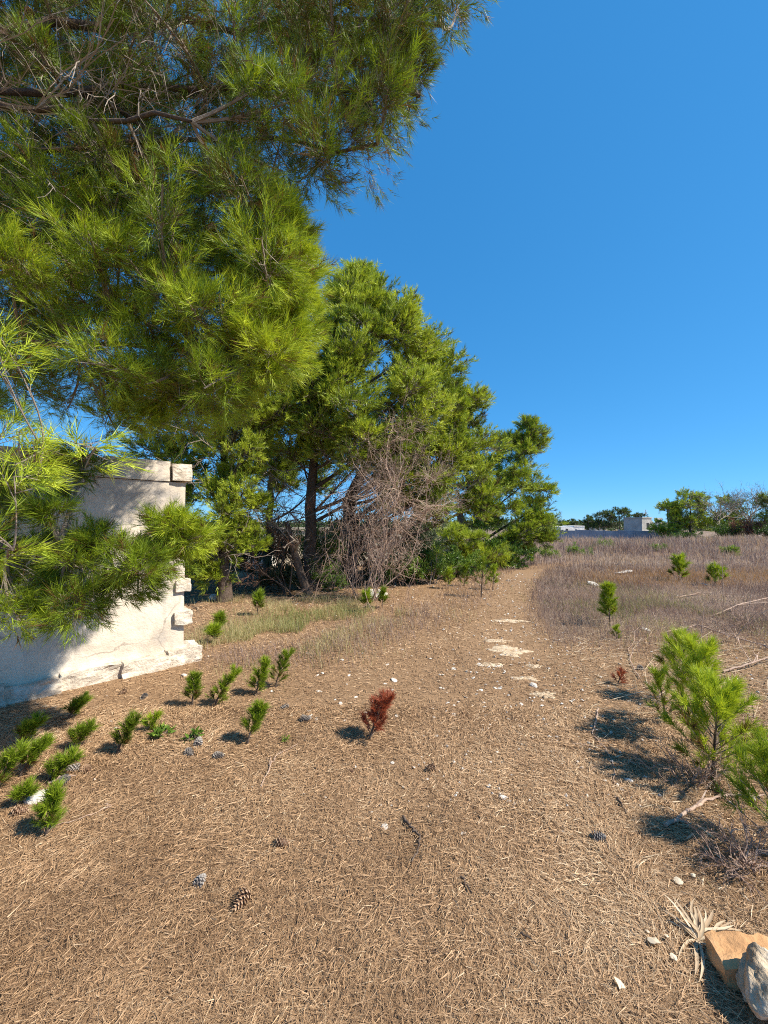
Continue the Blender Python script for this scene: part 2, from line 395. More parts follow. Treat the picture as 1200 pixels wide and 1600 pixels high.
def plaster(nt, out):
    pos = geo_pos(nt); sep = nt.nodes.new('ShaderNodeSeparateXYZ'); nt.links.new(pos, sep.inputs[0])
    n1 = noise(nt, pos, 1.7, 8, 0.68, 0.4); n2 = noise(nt, pos, 9, 6, 0.65); n3 = noise(nt, pos, 60, 3, 0.6)
    col = ramp(nt, n1, [(0.28, (0.40, 0.36, 0.32)), (0.42, (0.54, 0.46, 0.37)), (0.55, (0.68, 0.59, 0.48)), (0.75, (0.73, 0.65, 0.54))])
    # rain streaks running down from the coping
    mp = N(nt, 'ShaderNodeMapping', Scale=(5, 5, 0.35)); nt.links.new(pos, mp.inputs['Vector'])
    st = ramp(nt, noise(nt, mp.outputs[0], 1.3, 5, 0.6), [(0.50, (0, 0, 0)), (0.72, (1, 1, 1))])
    col = mixc(nt, math_(nt, 'MULTIPLY', st, 0.55), col, (0.40, 0.36, 0.33))
    pits = ramp(nt, n2, [(0.27, (1, 1, 1)), (0.34, (0, 0, 0))])
    col = mixc(nt, math_(nt, 'MULTIPLY', pits, 0.5), col, (0.30, 0.25, 0.21))
    nv = N(nt, 'ShaderNodeTexNoise', Scale=2.2, Detail=5.0); nt.links.new(pos, nv.inputs['Vector'])
    va_ = nt.nodes.new('ShaderNodeVectorMath'); va_.operation = 'ADD'; nt.links.new(pos, va_.inputs[0]); sc_ = nt.nodes.new('ShaderNodeVectorMath'); sc_.operation = 'SCALE'; sc_.inputs[3].default_value = 0.5
    nt.links.new(nv.outputs['Color'], sc_.inputs[0]); nt.links.new(sc_.outputs[0], va_.inputs[1])
    vo = N(nt, 'ShaderNodeTexVoronoi', Scale=1.25, _feature='DISTANCE_TO_EDGE'); nt.links.new(va_.outputs[0], vo.inputs['Vector'])
    crk = math_(nt, 'MULTIPLY', ramp(nt, vo.outputs['Distance'], [(0.003, (1, 1, 1)), (0.012, (0, 0, 0))]), ramp(nt, noise(nt, pos, 1.1, 2), [(0.42, (0, 0, 0)), (0.55, (1, 1, 1))]))
    col = mixc(nt, math_(nt, 'MULTIPLY', crk, 0.6), col, (0.24, 0.19, 0.15))
    p = N(nt, 'ShaderNodeBsdfPrincipled', Roughness=0.92); p.inputs['Specular IOR Level'].default_value = 0.15
    nt.links.new(col, p.inputs['Base Color'])
    h = math_(nt, 'ADD', math_(nt, 'MULTIPLY', n2, 0.8), math_(nt, 'MULTIPLY', n3, 0.25))
    nt.links.new(bump(nt, math_(nt, 'ADD', h, n1), 0.55, 0.03), p.inputs['Normal']); nt.links.new(p.outputs[0], out.inputs[0])
M['plaster'] = mat('weathered_plaster', plaster)

def ground_m(nt, out):
    pos = geo_pos(nt)
    a = N(nt, 'ShaderNodeAttribute', _attribute_name='var').outputs['Fac']          # 0 litter, 0.5 red soil, 1 open field
    nb = noise(nt, pos, 1.3, 6, 0.6); nf = noise(nt, pos, 34, 6, 0.7); nm = noise(nt, pos, 6, 5, 0.6)
    mp = N(nt, 'ShaderNodeMapping', Scale=(1, 0.35, 1)); nt.links.new(pos, mp.inputs['Vector'])
    fib = noise(nt, mp.outputs[0], 120, 3, 0.7, 1.5)
    lit = ramp(nt, math_(nt, 'ADD', math_(nt, 'MULTIPLY', fib, 0.6), math_(nt, 'MULTIPLY', nf, 0.4)), [(0.34, (0.15, 0.088, 0.05)), (0.5, (0.27, 0.168, 0.095)), (0.66, (0.38, 0.25, 0.148))])
    soil = ramp(nt, nf, [(0.35, (0.19, 0.115, 0.065)), (0.6, (0.32, 0.205, 0.12))])
    fld = ramp(nt, nf, [(0.32, (0.12, 0.085, 0.068)), (0.5, (0.24, 0.175, 0.135)), (0.7, (0.36, 0.275, 0.20))])
    col = mixc(nt, ramp(nt, a, [(0.15, (0, 0, 0)), (0.45, (1, 1, 1))]), lit, soil)
    col = mixc(nt, ramp(nt, a, [(0.55, (0, 0, 0)), (0.9, (1, 1, 1))]), col, fld)
    chip = ramp(nt, noise(nt, pos, 55, 2, 0.5), [(0.68, (0, 0, 0)), (0.74, (1, 1, 1))])
    col = mixc(nt, math_(nt, 'MULTIPLY', chip, 0.5), col, (0.58, 0.48, 0.36))
    col = mixc(nt, math_(nt, 'MULTIPLY', ramp(nt, nb, [(0.45, (0, 0, 0)), (0.7, (1, 1, 1))]), 0.3), col, (0.30, 0.19, 0.11))
    p = N(nt, 'ShaderNodeBsdfPrincipled', Roughness=0.95); p.inputs['Specular IOR Level'].default_value = 0.1
    nt.links.new(col, p.inputs['Base Color'])
    nt.links.new(bump(nt, math_(nt, 'ADD', math_(nt, 'MULTIPLY', nm, 0.6), nf), 0.9, 0.02), p.inputs['Normal'])
    nt.links.new(p.outputs[0], out.inputs[0])
M['ground'] = mat('ground', ground_m)

# ------------------------------------------------------------------ ground sheet
def axis(lim_n, lim_p, s0, gr):
    a = [0.0]; s = s0
    while a[-1] < lim_p: a.append(a[-1] + s); s = s * gr if a[-1] > 3.5 else s
    b = [0.0]; s = s0
    while b[-1] < lim_n: b.append(b[-1] + s); s = s * gr if b[-1] > 3.5 else s
    return np.array([-v for v in b[:0:-1]] + a)
gx = axis(900, 900, 0.09, 1.08); gy = axis(30, 1600, 0.09, 1.07)
X, Y = np.meshgrid(gx, gy, indexing='ij'); Z = gh(X, Y)
Z = Z + 0.010 * fbm(X * 5, Y * 5, 31) * sst(14, 6, np.hypot(X, Y))
def field_mask(x, y):
    px = path_x(y)
    right = sst(0.25, 0.9, x - px - 0.1 * vnoise(x * 2, y * 2, 3)) * sst(4.6, 6.2, y + 0.5 * vnoise(x, y, 4))
    return np.maximum(right, sst(12, 16, y))
soilm = sst(0.3, 1.2, -0.9 + 0.55 * (Y - 3.6) - (X + 1.6)) * sst(3.5, 5, Y)
pathm = sst(0.75, 0.3, np.abs(X - path_x(Y))) * sst(5.5, 8, Y)
av = np.maximum(np.maximum(field_mask(X, Y), 0.5 * soilm), 0.0); av = np.where(pathm > 0.2, av * (1 - pathm) + 0.42 * pathm, av)
nx, ny = X.shape; i, j = np.meshgrid(np.arange(nx - 1), np.arange(ny - 1), indexing='ij'); q = (i * ny + j).ravel()
mb = MB(); mb.add(np.stack([X, Y, Z], -1), np.stack([q, q + ny, q + ny + 1, q + 1], -1), av.ravel())
g = mb.build('ground', M['ground'], smooth=True); g['kind'] = 'structure'

# ------------------------------------------------------------------ limestone wall, left
WA = np.array([-2.31, 4.56]); WD = nrm(np.array([-1.17, -1.11])); WN = np.array([-WD[1], WD[0]])   # WN faces the camera side
if WN[1] > 0: WN = -WN
def wallp(s, n, z):
    s = np.asarray(s, float); n = np.asarray(n, float); z = np.asarray(z, float)
    return np.stack([WA[0] + WD[0] * s + WN[0] * n, WA[1] + WD[1] * s + WN[1] * n, z], -1)
wall = thing('stone_wall', 'tall weathered cream limestone wall with jagged end stones behind the overhanging pine', 'wall', (WA[0], WA[1], 0))
mb = MB(); WH = 2.05
ss = np.concatenate([np.linspace(0, 3.2, 90), np.linspace(3.3, 7, 20)]); zz = np.linspace(-0.15, WH, 60)
S, Zw = np.meshgrid(ss, zz, indexing='ij')
dn = 0.016 * fbm(S * 1.6, Zw * 1.6, 51) + 0.007 * fbm(S * 9, Zw * 9, 55)
crs = np.abs(((Zw + 0.05 * fbm(S, Zw, 60)) / 0.41) % 1 - 0.5); dn -= 0.006 * sst(0.46, 0.5, crs)     # faint course lines under the render
dn -= 0.012 * sst(0.05, 0.0, S)
Vw = wallp(S, dn, Zw); a, b = S.shape; i, j = np.meshgrid(np.arange(a - 1), np.arange(b - 1), indexing='ij'); q = (i * b + j).ravel()
mb.add(Vw, np.stack([q, q + 1, q + b + 1, q + b], -1))
bk = wallp(S[[0, -1]][:, [0, -1]], np.full((2, 2), -0.42), Zw[[0, -1]][:, [0, -1]]).reshape(-1, 3)
mb.add(bk, [[0, 2, 3, 1]])
for sl in (0, -1):
    e = Vw[sl]; e2 = wallp(S[sl], np.full(b, -0.42), Zw[sl]); vv = np.vstack([e, e2]); k = np.arange(b - 1)
    mb.add(vv, np.stack([k, k + b, k + b + 1, k + 1], -1))
e = Vw[:, -1]; e2 = wallp(S[:, -1], np.full(a, -0.42), Zw[:, -1]); vv = np.vstack([e, e2]); k = np.arange(a - 1)
mb.add(vv, np.stack([k, k + 1, k + a + 1, k + a], -1))
mb.build('rendered_face', M['plaster'], wall, smooth=True)
def wall_block(name, s0, s1, z0, z1, proud, depth, seed, amp=0.012, m='limestone', rnd=0.05, n=8):
    amp = amp * .5
    V, F = rough_block((s1 - s0, depth, z1 - z0), seed, amp, n, rnd)
    Vw = wallp(V[:, 0] + (s0 + s1) / 2, V[:, 1] + proud - depth / 2, V[:, 2] + (z0 + z1) / 2)
    mb = MB(); mb.add(Vw, F[:, ::-1]); return mb.build(name, M[m], wall)
s = 0.17; sd = 1
for w in (0.62, 0.55, 0.7, 0.5, 0.66, 0.7, 0.6, 0.7, 0.7, 0.7):           # coping course over the crack
    wall_block('coping_stone', s, s + w - 0.002, WH + 0.006, WH + 0.222 + 0.012 * math.sin(sd * 2.3), 0.012, 0.44, sd, 0.006, 'plaster', 0.02); s += w; sd += 1
wall_block('toothing_stone', -0.055, 0.155, WH + 0.02, WH + 0.21, 0.05, 0.34, 21, 0.012)
wall_block('toothing_stone', -0.055, 0.10, 0.80, 0.93, 0.035, 0.34, 22, 0.014)
wall_block('toothing_stone', -0.075, 0.11, 0.42, 0.57, 0.05, 0.36, 23, 0.016)
wall_block('toothing_stone', -0.04, 0.12, 1.24, 1.40, 0.03, 0.34, 24, 0.012)
s = -0.16; sd = 40
for w, hh in ((0.34, 0.165), (0.42, 0.14), (0.5, 0.15), (0.38, 0.12), (0.5, 0.15), (0.44, 0.14), (0.5, 0.16), (0.5, 0.14), (0.6, 0.15), (0.6, 0.15)):
    wall_block('base_stone', s, s + w + 0.02, -0.12, hh, 0.11 + 0.03 * math.sin(sd * 1.9), 0.3, sd, 0.030, 'limestone', 0.05); s += w; sd += 1

# ------------------------------------------------------------------ pines
def grow_clumps(clumps, attach, wood, shoots, nsub, nsh, sub_r, L, ssp=1.0, upb=0.3, outward=None):
    """wood: MB for limbs; shoots: list collecting (P, A, var)."""
    for (c, r, va) in clumps:
        c = np.asarray(c, float); r = np.broadcast_to(np.asarray(r, float), (3,))
        a, lr = attach(c)
        dist = np.linalg.norm(c - a)
        mid = (a + c) / 2 + np.array([0, 0, -0.12 * dist * rng.random()]) + rng.normal(0, 0.10 * dist, 3)
        limb = bez(a, mid, c + (c - a) / max(dist, 1e-6) * r.mean() * 0.4, 8)
        yield_l.append((limb, lr))
        ns = nsub
        t = rng.uniform(0.30 if dist > r.mean() * 2 else 0.1, 1, ns) * 7; ii = np.minimum(t.astype(int), 6); fr = (t - ii)[:, None]
        st = limb[ii] * (1 - fr) + limb[ii + 1] * fr
        u = nrm(rng.normal(size=(ns, 3)) + np.array([0, 0, upb])); rad = rng.random(ns) ** 0.45
        qv = c + u * r * rad[:, None]
        md = (st + qv) / 2 + rng.normal(0, 0.12, (ns, 3)) * r - np.array([0, 0, 0.06]) * r
        tt = np.array([0, 0.35, 0.7, 1.0])[None, :, None]
        pts = (1 - tt) ** 2 * st[:, None] + 2 * tt * (1 - tt) * md[:, None] + tt * tt * qv[:, None]
        for s_ in range(3):
            (prisms if s_ == 0 else ribbons)(wood, pts[:, s_], pts[:, s_ + 1], sub_r * (1 - 0.25 * s_), sub_r * (0.75 - 0.2 * s_), 0.5 + rng.normal(0, 0.15, ns))
        m = nsh; k = rng.uniform(0.45, 1.0, (ns, m)) * 3; k[:, 0] = 2.99; kk = np.minimum(k.astype(int), 2); kf = (k - kk)[..., None]; ar = np.arange(ns)[:, None]
        sp = pts[ar, kk] * (1 - kf) + pts[ar, kk + 1] * kf; tan = nrm(pts[ar, kk + 1] - pts[ar, kk])
        sp = sp + rng.normal(0, 0.06, sp.shape) * r * ssp
        out = nrm(sp - (c - np.array([0, 0, 0.4]) * r))
        ax = tan * 0.55 + out * 0.55 + np.array([0, 0, upb]) + rng.normal(0, 0.32, sp.shape)
        if outward is not None: ax = ax + outward
        ax = nrm(ax); inner = (k / 3)
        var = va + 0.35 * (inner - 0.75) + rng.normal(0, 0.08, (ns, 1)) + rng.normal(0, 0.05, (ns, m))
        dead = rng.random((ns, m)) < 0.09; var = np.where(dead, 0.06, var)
        slivers(wood, sp.reshape(-1, 3), (sp + ax * L * 0.6).reshape(-1, 3), sub_r * 1.2, 0.55)
        shoots.append((sp.reshape(-1, 3), ax.reshape(-1, 3), var.ravel()))
yield_l = []

def make_trunk(pts, r0, r1, n=14):
    pts = np.asarray(pts, float); k = np.linspace(0, len(pts) - 1, n); out = np.stack([np.interp(k, np.arange(len(pts)), pts[:, a]) for a in range(3)], 1)
    out[1:, :2] += rng.normal(0, 0.03, (n - 1, 2)); f = np.linspace(0, 1, n)
    rad = r0 * (1 - f) + r1 * f; rad[0] *= 1.35; rad[1] *= 1.08
    return out, rad

def pine_tree(label, trunk_pts, r0, clumps, nsub, nsh, k, nl, nw, L, mat_n='needle_far', sub_r=0.008, name='pine_tree', group=None, dead_low=0, seed=1, limb_r=0.04, slope=0.45, upb=0.3, cat='tree', bark='bark'):
    global rng; rng = np.random.default_rng(seed)
    T, rad = make_trunk(trunk_pts, r0, 0.03)
    root = thing(name, label, cat, (T[0][0], T[0][1], float(gh(T[0][0], T[0][1]))), group)
    tb = MB(); tube(tb, T - np.array([[0, 0, 0.1]]) * (np.arange(len(T)) == 0)[:, None], rad, 9, 0.5, rough=0.06, seed=seed); tb.build('trunk', M[bark], root, smooth=True)
    def attach(c):
        tx, ty = (np.interp(c[2], T[:, 2], T[:, a]) for a in range(2)); hd = math.hypot(c[0] - tx, c[1] - ty)
        if len(yield_l) > 5 and rng.random() < 0.78:
            pp = np.vstack([l_[0][2:7] for l_ in yield_l]); rr_ = np.repeat([l_[1] for l_ in yield_l], 5); dd = np.linalg.norm(pp - c, axis=1) + 0.6 * np.maximum(pp[:, 2] - c[2] + 0.1, 0); i_ = int(np.argmin(dd))
            return pp[i_], max(0.008, rr_[i_] * 0.5)
        z = np.clip(c[2] - slope * rng.uniform(0.6, 1.7) * hd - rng.uniform(0.05, 0.4), T[2][2], T[-1][2])
        return np.array([np.interp(z, T[:, 2], T[:, a]) for a in range(2)] + [z]), limb_r * (0.5 + 0.25 * hd)
    wood = MB(); sh = []; yield_l.clear()
    clumps = [clumps[i_] for i_ in rng.permutation(len(clumps))]
    grow_clumps(clumps, attach, wood, sh, nsub, nsh, sub_r, L, upb=upb)
    for limb, lr in yield_l:
        lb = MB(); tube(lb, limb, np.linspace(lr, lr * 0.3, len(limb)), 6, 0.5, rough=0.05); lb.build('limb', M[bark], root, smooth=True)
    if dead_low:
        z = rng.uniform(T[2][2] * 0.6, T[-1][2] * 0.55, dead_low); az = rng.uniform(0, 2 * PI, dead_low)
        p0 = np.stack([np.interp(z, T[:, 2], T[:, 0]), np.interp(z, T[:, 2], T[:, 1]), z], 1)
        sg, _, _ = branching(p0, np.stack([np.cos(az), np.sin(az), np.full(dead_low, 0.1)], 1), rng.uniform(0.6, 1.5, dead_low), 0.014, [(5, 0.5, 0.6), (4, 0.5, 0.6)], 0.25)
        db = MB(); add_branching(db, sg, 0.35); db.build('dead_twigs', M['twig'], root, kind='stuff')
    wood.build('twigs', M['twig'], root, kind='stuff')
    nb = MB()
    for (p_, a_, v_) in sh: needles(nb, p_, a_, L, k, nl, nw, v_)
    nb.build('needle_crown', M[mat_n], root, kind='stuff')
    return root, nb.tris()

def profile_clumps(rows, d0, n, r, seed, var=0.55, back=0.35, zsq=0.75, ry=0.85, shell=(0.35, 1.0), jit=0.1):
    r_ = np.random.default_rng(seed); rows = np.array(rows, float); out = []
    w = (rows[:, 2] - rows[:, 1]); cum = np.interp(np.linspace(0, 1, 200), np.linspace(0, 1, len(rows)), w); cum = np.cumsum(cum + 20); cum /= cum[-1]
    for i_ in range(n):
        f = np.interp((i_ + r_.random()) / n, cum, np.linspace(0, 1, 200)) * (len(rows) - 1)
        py, xl, xr = [np.interp(f, np.arange(len(rows)), rows[:, c]) for c in range(3)]
        ph = r_.uniform(-PI, 0) if r_.random() > back else r_.uniform(0, PI)
        rho = r_.uniform(*shell) ** 0.6; hw = max((xr - xl) / 2 / FPX * d0 - r * 0.6, 0.05)
        c0 = P((xl + xr) / 2, py, d0)
        rr = r * r_.uniform(0.7, 1.25)
        out.append((c0 + np.array([rho * hw * math.cos(ph), rho * hw * ry * math.sin(ph), r_.normal(0, jit)]), (rr, rr, rr * zsq), var + r_.normal(0, 0.13)))
    return out

tot = {}
# central big pine (thin dark trunk)
b = G(487, 922); d0 = b[1]
rows = [(436, 555, 578), (462, 522, 618), (500, 480, 665), (530, 462, 690), (590, 445, 715), (640, 425, 720), (690, 425, 705), (725, 440, 660)]
rt, tot['c'] = pine_tree('tallest dark-trunked pine at the centre of the grove, pointed crown against the sky',
    [b, P(487, 860, d0), P(486, 780, d0), P(490, 700, d0), P(515, 600, d0), P(545, 500, d0), P(562, 450, d0)], 0.17,
    profile_clumps(rows, d0, 112, 0.50, 3, 0.66, zsq=.65, back=.18), 24, 9, 12, 0.108, 0.014, 0.16, seed=21, dead_low=26)
# second pine right of it, thick reddish trunk
b = G(546, 915); d0 = b[1] + 0.6; b = P(546, 908, d0); b[2] = gh(b[0], b[1])
rows = [(545, 655, 705), (575, 625, 738), (620, 600, 765), (680, 580, 772), (720, 550, 790), (760, 540, 795), (810, 590, 775)]
rt, tot['c2'] = pine_tree('broad pine with thick reddish trunk behind the tangled dead shrub',
    [b, P(543, 850, d0), P(545, 780, d0), P(580, 700, d0), P(640, 610, d0), P(675, 545, d0)], 0.24,
    profile_clumps(rows, d0, 90, 0.48, 5, 0.70, jit=0.15, zsq=.65, back=.18), 24, 9, 12, 0.108, 0.014, 0.16, seed=22, dead_low=18)
# right-hand pine at the end of the grove
b = G(742, 882); d0 = b[1]
rows = [(655, 800, 845), (690, 770, 862), (730, 745, 860), (765, 730, 872), (800, 730, 874), (835, 745, 872), (862, 770, 850)]
rt, tot['r'] = pine_tree('rounded pine at the right end of the grove where the path bends',
    [b, P(735, 850, d0), P(716, 800, d0), P(740, 760, d0), P(790, 700, d0), P(820, 662, d0)], 0.2,
    profile_clumps(rows, d0, 58, 0.50, 7, 0.68, shell=(0.25, 1.05), jit=0.25, zsq=.6), 22, 9, 12, 0.13, 0.015, 0.18, seed=23, limb_r=0.05)
# low bright branches at the foot of the right pine
b = G(712, 888); d0 = b[1]
rows = [(828, 690, 730), (845, 660, 770), (865, 680, 800), (880, 720, 800)]
rt, tot['lb'] = pine_tree('low sprawling lime-green young pine at the foot of the grove, left of the path bend',
    [b, P(716, 870, d0), P(720, 850, d0), P(715, 832, d0)], 0.06,
    profile_clumps(rows, d0, 18, 0.38, 8, 0.72, zsq=0.5), 16, 8, 12, 0.14, 0.012, 0.18, seed=24, limb_r=0.02)
# left pine standing behind the wall end
b = G(352, 944); d0 = b[1] + 0.3; b = P(350, 940, d0); b[2] = gh(b[0], b[1])
cl = []
for (px, py, dd, rp, va) in ((345, 700, 0, 50, .66), (300, 690, .2, 45, .66), (395, 655, .3, 45, .6), (250, 665, -.2, 55, .7), (200, 640, .2, 50, .6), (360, 620, .2, 60, .56),
                         (300, 610, -.1, 60, .6), (410, 690, .3, 32, .6), (350, 800, -.4, 36, .78), (315, 835, -.3, 40, .8), (378, 770, -.3, 30, .74), (345, 855, -.2, 36, .74), (325, 770, -.2, 36, .7),
                         (240, 600, 0, 60, .56), (390, 590, .6, 50, .55), (340, 560, .3, 60, .55), (300, 735, 0.1, 35, .6), (378, 825, -.1, 26, .7), (310, 885, 0, 28, .55), (400, 625, -.2, 40, .7), (370, 665, -.3, 40, .74),
                         (285, 780, .1, 36, .62), (300, 860, -.2, 34, .74), (395, 735, .2, 24, .6), (355, 745, 0, 30, .66), (270, 720, .2, 40, .55), (330, 650, -.2, 45, .7), (420, 650, 0, 30, .66), (230, 700, .3, 40, .5), (440, 600, .3, 40, .55), (335, 900, -.1, 26, .7), (395, 850, 0, 26, .7), (400, 790, .1, 26, .66), (410, 570, -.2, 45, .75), (350, 590, -.4, 45, .75), (440, 640, 0, 35, .7), (385, 700, -.3, 32, .78)):
    cl.append((P(px, py, d0 + dd), (rp / FPX * d0, rp / FPX * d0, rp / FPX * d0 * 0.75), va))
rt, tot['l'] = pine_tree('leaning pine rising just behind the end of the limestone wall, with gaps of blue sky',
    [b, P(352, 870, d0), P(345, 790, d0), P(350, 700, d0 + .2), P(320, 600, d0 + .2), P(300, 520, d0 + .2)], 0.13, cl, 36, 10, 14, 0.10, 0.011, 0.13, seed=25, dead_low=12)
# thin background pine between
b = P(421, 900, 12.4); b[2] = gh(b[0], b[1]); d0 = 12.4
rows = [(560, 370, 520), (620, 360, 560), (680, 365, 560), (730, 380, 540), (770, 400, 520)]
rt, tot['b'] = pine_tree('slender pine set back in shade between the left pine and the tallest pine',
    [b, P(421, 800, d0), P(424, 700, d0), P(430, 560, d0)], 0.14, profile_clumps(rows, d0, 44, 0.55, 9, 0.42), 16, 8, 12, 0.16, 0.016, 0.18, seed=26, dead_low=30)  # crown in shade: the shade is put into a darker needle tone

# foreground pine: trunk stands left of the view, limbs reach over and into it
def poly_clumps(poly, n, dr, rp, seed, var, pad=0.0):
    r_ = np.random.default_rng(seed); poly = np.array(poly, float); out = []; pts = []
    lo = poly.min(0); hi = poly.max(0); tries = 0
    md = math.sqrt((hi - lo).prod() / n) * 0.55
    while len(out) < n and tries < 8000:
        tries += 1; p = lo + r_.random(2) * (hi - lo); x, y = p; ins = False; j = len(poly) - 1
        for i_ in range(len(poly)):
            xi, yi = poly[i_]; xj, yj = poly[j]
            if (yi > y) != (yj > y) and x < (xj - xi) * (y - yi) / (yj - yi) + xi: ins = not ins
            j = i_
        if not ins or any((x - a) ** 2 + (y - b_) ** 2 < md * md for a, b_ in pts[-60:]): 
            if tries % 50 == 0: md *= 0.97
            continue
        pts.append((x, y)); d = r_.uniform(*dr); r = rp / FPX * d * r_.uniform(0.6, 1.3); q3 = r_.uniform(.75, 1.35)
        out.append((P(x, y, d), (r * q3, r, r * 0.72), var + r_.normal(0, 0.06)))
    return out

rng = np.random.default_rng(77)
ft = np.array([-3.55, 1.7]); fz = float(gh(*ft))
fore = thing('pine_tree', 'huge overhanging foreground pine filling the upper left corner, its limbs in front of the wall', 'tree', (ft[0], ft[1], fz))
T, rad = make_trunk([(ft[0], ft[1], -0.1), (-3.5, 1.7, 1.2), (-3.3, 1.8, 2.6), (-3.2, 1.9, 4.0), (-3.0, 2.0, 5.6), (-2.9, 2.1, 7.2), (-2.8, 2.2, 8.4)], 0.24, 0.05, 16)
tb = MB(); tube(tb, T, rad, 12, 0.5, rough=0.06, seed=3); tb.build('trunk', M['bark'], fore, smooth=True)
def ton(z): return np.array([np.interp(z, T[:, 2], T[:, 0]), np.interp(z, T[:, 2], T[:, 1]), z])
prim = []; limb_objs = []
def primary(z, ctrl, end, r):
    p = bez(ton(z), np.asarray(ctrl, float), np.asarray(end, float), 14); p[1:-1] += rng.normal(0, 0.03, (12, 3)); prim.append(p)
    lb = MB(); tube(lb, p, np.linspace(r, min(0.012, r * .5), 14), 8, 0.5, rough=0.06, seed=len(prim)); limb_objs.append(lb.build('limb', M['bark'], fore, smooth=True))
primary(3.4, P(40, 150, 3.2), P(520, 140, 3.1), 0.034)
primary(3.9, P(150, 20, 3.1), P(690, 40, 2.9), 0.032)
primary(4.3, P(-40, -60, 2.4), P(330, 300, 3.0), 0.03)
primary(3.7, P(330, 120, 3.2), P(655, 150, 2.7), 0.024)
primary(3.3, P(250, 210, 3.2), P(590, 225, 2.8), 0.022)
primary(3.6, P(-20, 150, 2.5), P(300, 190, 2.3), 0.022)
primary(3.2, P(50, 300, 3.2), P(420, 300, 3.4), 0.026)
primary(2.6, P(20, 420, 3.1), P(490, 420, 3.0), 0.028)
primary(2.3, P(10, 520, 3.0), P(430, 560, 2.9), 0.024)
primary(1.9, P(-60, 720, 1.9), P(150, 700, 1.6), 0.006)
primary(1.5, P(-40, 850, 2.5), P(255, 855, 2.75), 0.018)
primary(1.3, P(-60, 860, 1.5), P(20, 860, 1.5), 0.006)
primary(5.0, (-2.4, 2.6, 5.8), (-1.2, 3.0, 6.2), 0.06)
near_ids = (9, 11)
allp = np.vstack([p[3:] for i_, p in enumerate(prim) if i_ not in near_ids]); nearp = np.vstack([prim[i_][4:] for i_ in near_ids])
def attach_f(c):
    d = np.linalg.norm(allp - c, axis=1) + 0.5 * np.maximum(allp[:, 2] - c[2], 0); i_ = int(np.argmin(d)); return allp[i_], 0.010 + 0.004 * np.linalg.norm(allp[i_] - c)
cl = []
cl += poly_clumps([(-60, -60), (735, -60), (728, 15), (680, 90), (665, 150), (600, 215), (490, 285), (400, 310), (-60, 320)], 128, (2.3, 3.9), 66, 1, 0.38)  # upper canopy: shade of its underside put into darker needles
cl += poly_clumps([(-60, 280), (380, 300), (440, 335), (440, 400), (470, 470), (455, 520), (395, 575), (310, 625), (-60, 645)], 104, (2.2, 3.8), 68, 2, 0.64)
cl += poly_clumps([(415, 325), (450, 330), (465, 400), (490, 480), (465, 560), (400, 600), (380, 420)], 20, (2.5, 3.2), 48, 12, 0.80)  # right edge: sunlight put into a brighter needle tone
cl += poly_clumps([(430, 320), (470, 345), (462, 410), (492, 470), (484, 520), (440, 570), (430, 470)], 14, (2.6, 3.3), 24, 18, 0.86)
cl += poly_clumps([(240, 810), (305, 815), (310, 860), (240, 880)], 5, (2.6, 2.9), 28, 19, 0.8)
cl += poly_clumps([(170, 600), (330, 600), (360, 640), (290, 680), (180, 680)], 8, (2.9, 3.4), 38, 16, 0.82)  # clumps added to cast shade on the wall and fill a gap
cl += poly_clumps([(-40, 700), (165, 705), (130, 755), (85, 820), (-40, 835)], 7, (2.5, 2.9), 34, 17, 0.42)  # branch over the wall: needles coloured darker as if shaded
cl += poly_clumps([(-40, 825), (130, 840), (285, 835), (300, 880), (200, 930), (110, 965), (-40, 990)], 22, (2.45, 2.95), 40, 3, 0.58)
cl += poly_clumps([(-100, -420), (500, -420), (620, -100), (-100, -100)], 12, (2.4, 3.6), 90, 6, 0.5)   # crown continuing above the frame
wood = MB(); sh = []; yield_l.clear()
cn = []
cn += poly_clumps([(-40, 660), (160, 690), (145, 715), (60, 760), (-40, 780)], 9, (1.4, 1.9), 38, 4, 0.82)
cn += poly_clumps([(-40, 830), (25, 835), (15, 875), (-40, 880)], 4, (1.4, 1.7), 24, 5, 0.82)
cn += poly_clumps([(-40, 520), (20, 525), (10, 560), (-40, 570)], 2, (1.4, 1.6), 24, 15, 0.82)
def attach_n(c):
    d = np.linalg.norm(nearp - c, axis=1); i_ = int(np.argmin(d)); return nearp[i_], 0.004
grow_clumps(cn, attach_n, wood, sh, 4, 4, 0.0022, 0.07, ssp=0.7, upb=0.05, outward=np.array([0.35, 0.0, 0.0]))
grow_clumps(cl, attach_f, wood, sh, 19, 9, 0.0026, 0.075, ssp=1.1, upb=0.10, outward=np.array([0.25, 0.0, 0.0]))
for limb, lr in yield_l: tube(wood, limb, np.linspace(lr, lr * 0.4, len(limb)), 5, 0.5, cap=False)
# bare dead twigs inside the crown
inner = np.vstack([p[2:9] for p in prim[:8]]); pi_ = rng.integers(0, len(inner), 110); az = rng.uniform(-1, 1, (110, 3)); az[:, 0] += 0.7
sg, _, _ = branching(inner[pi_], az, rng.uniform(0.4, 0.9, 110), 0.005, [(5, 0.5, 0.5), (3, 0.5, 0.5)], 0.18)
add_branching(wood, sg, 0.6)
wood.build('twigs', M['twig'], fore, kind='stuff')
nb = MB()
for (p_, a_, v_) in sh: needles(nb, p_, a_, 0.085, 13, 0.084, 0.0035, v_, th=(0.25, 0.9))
nb.build('needle_crown', M['needle'], fore, kind='stuff'); tot['fore'] = nb.tris()

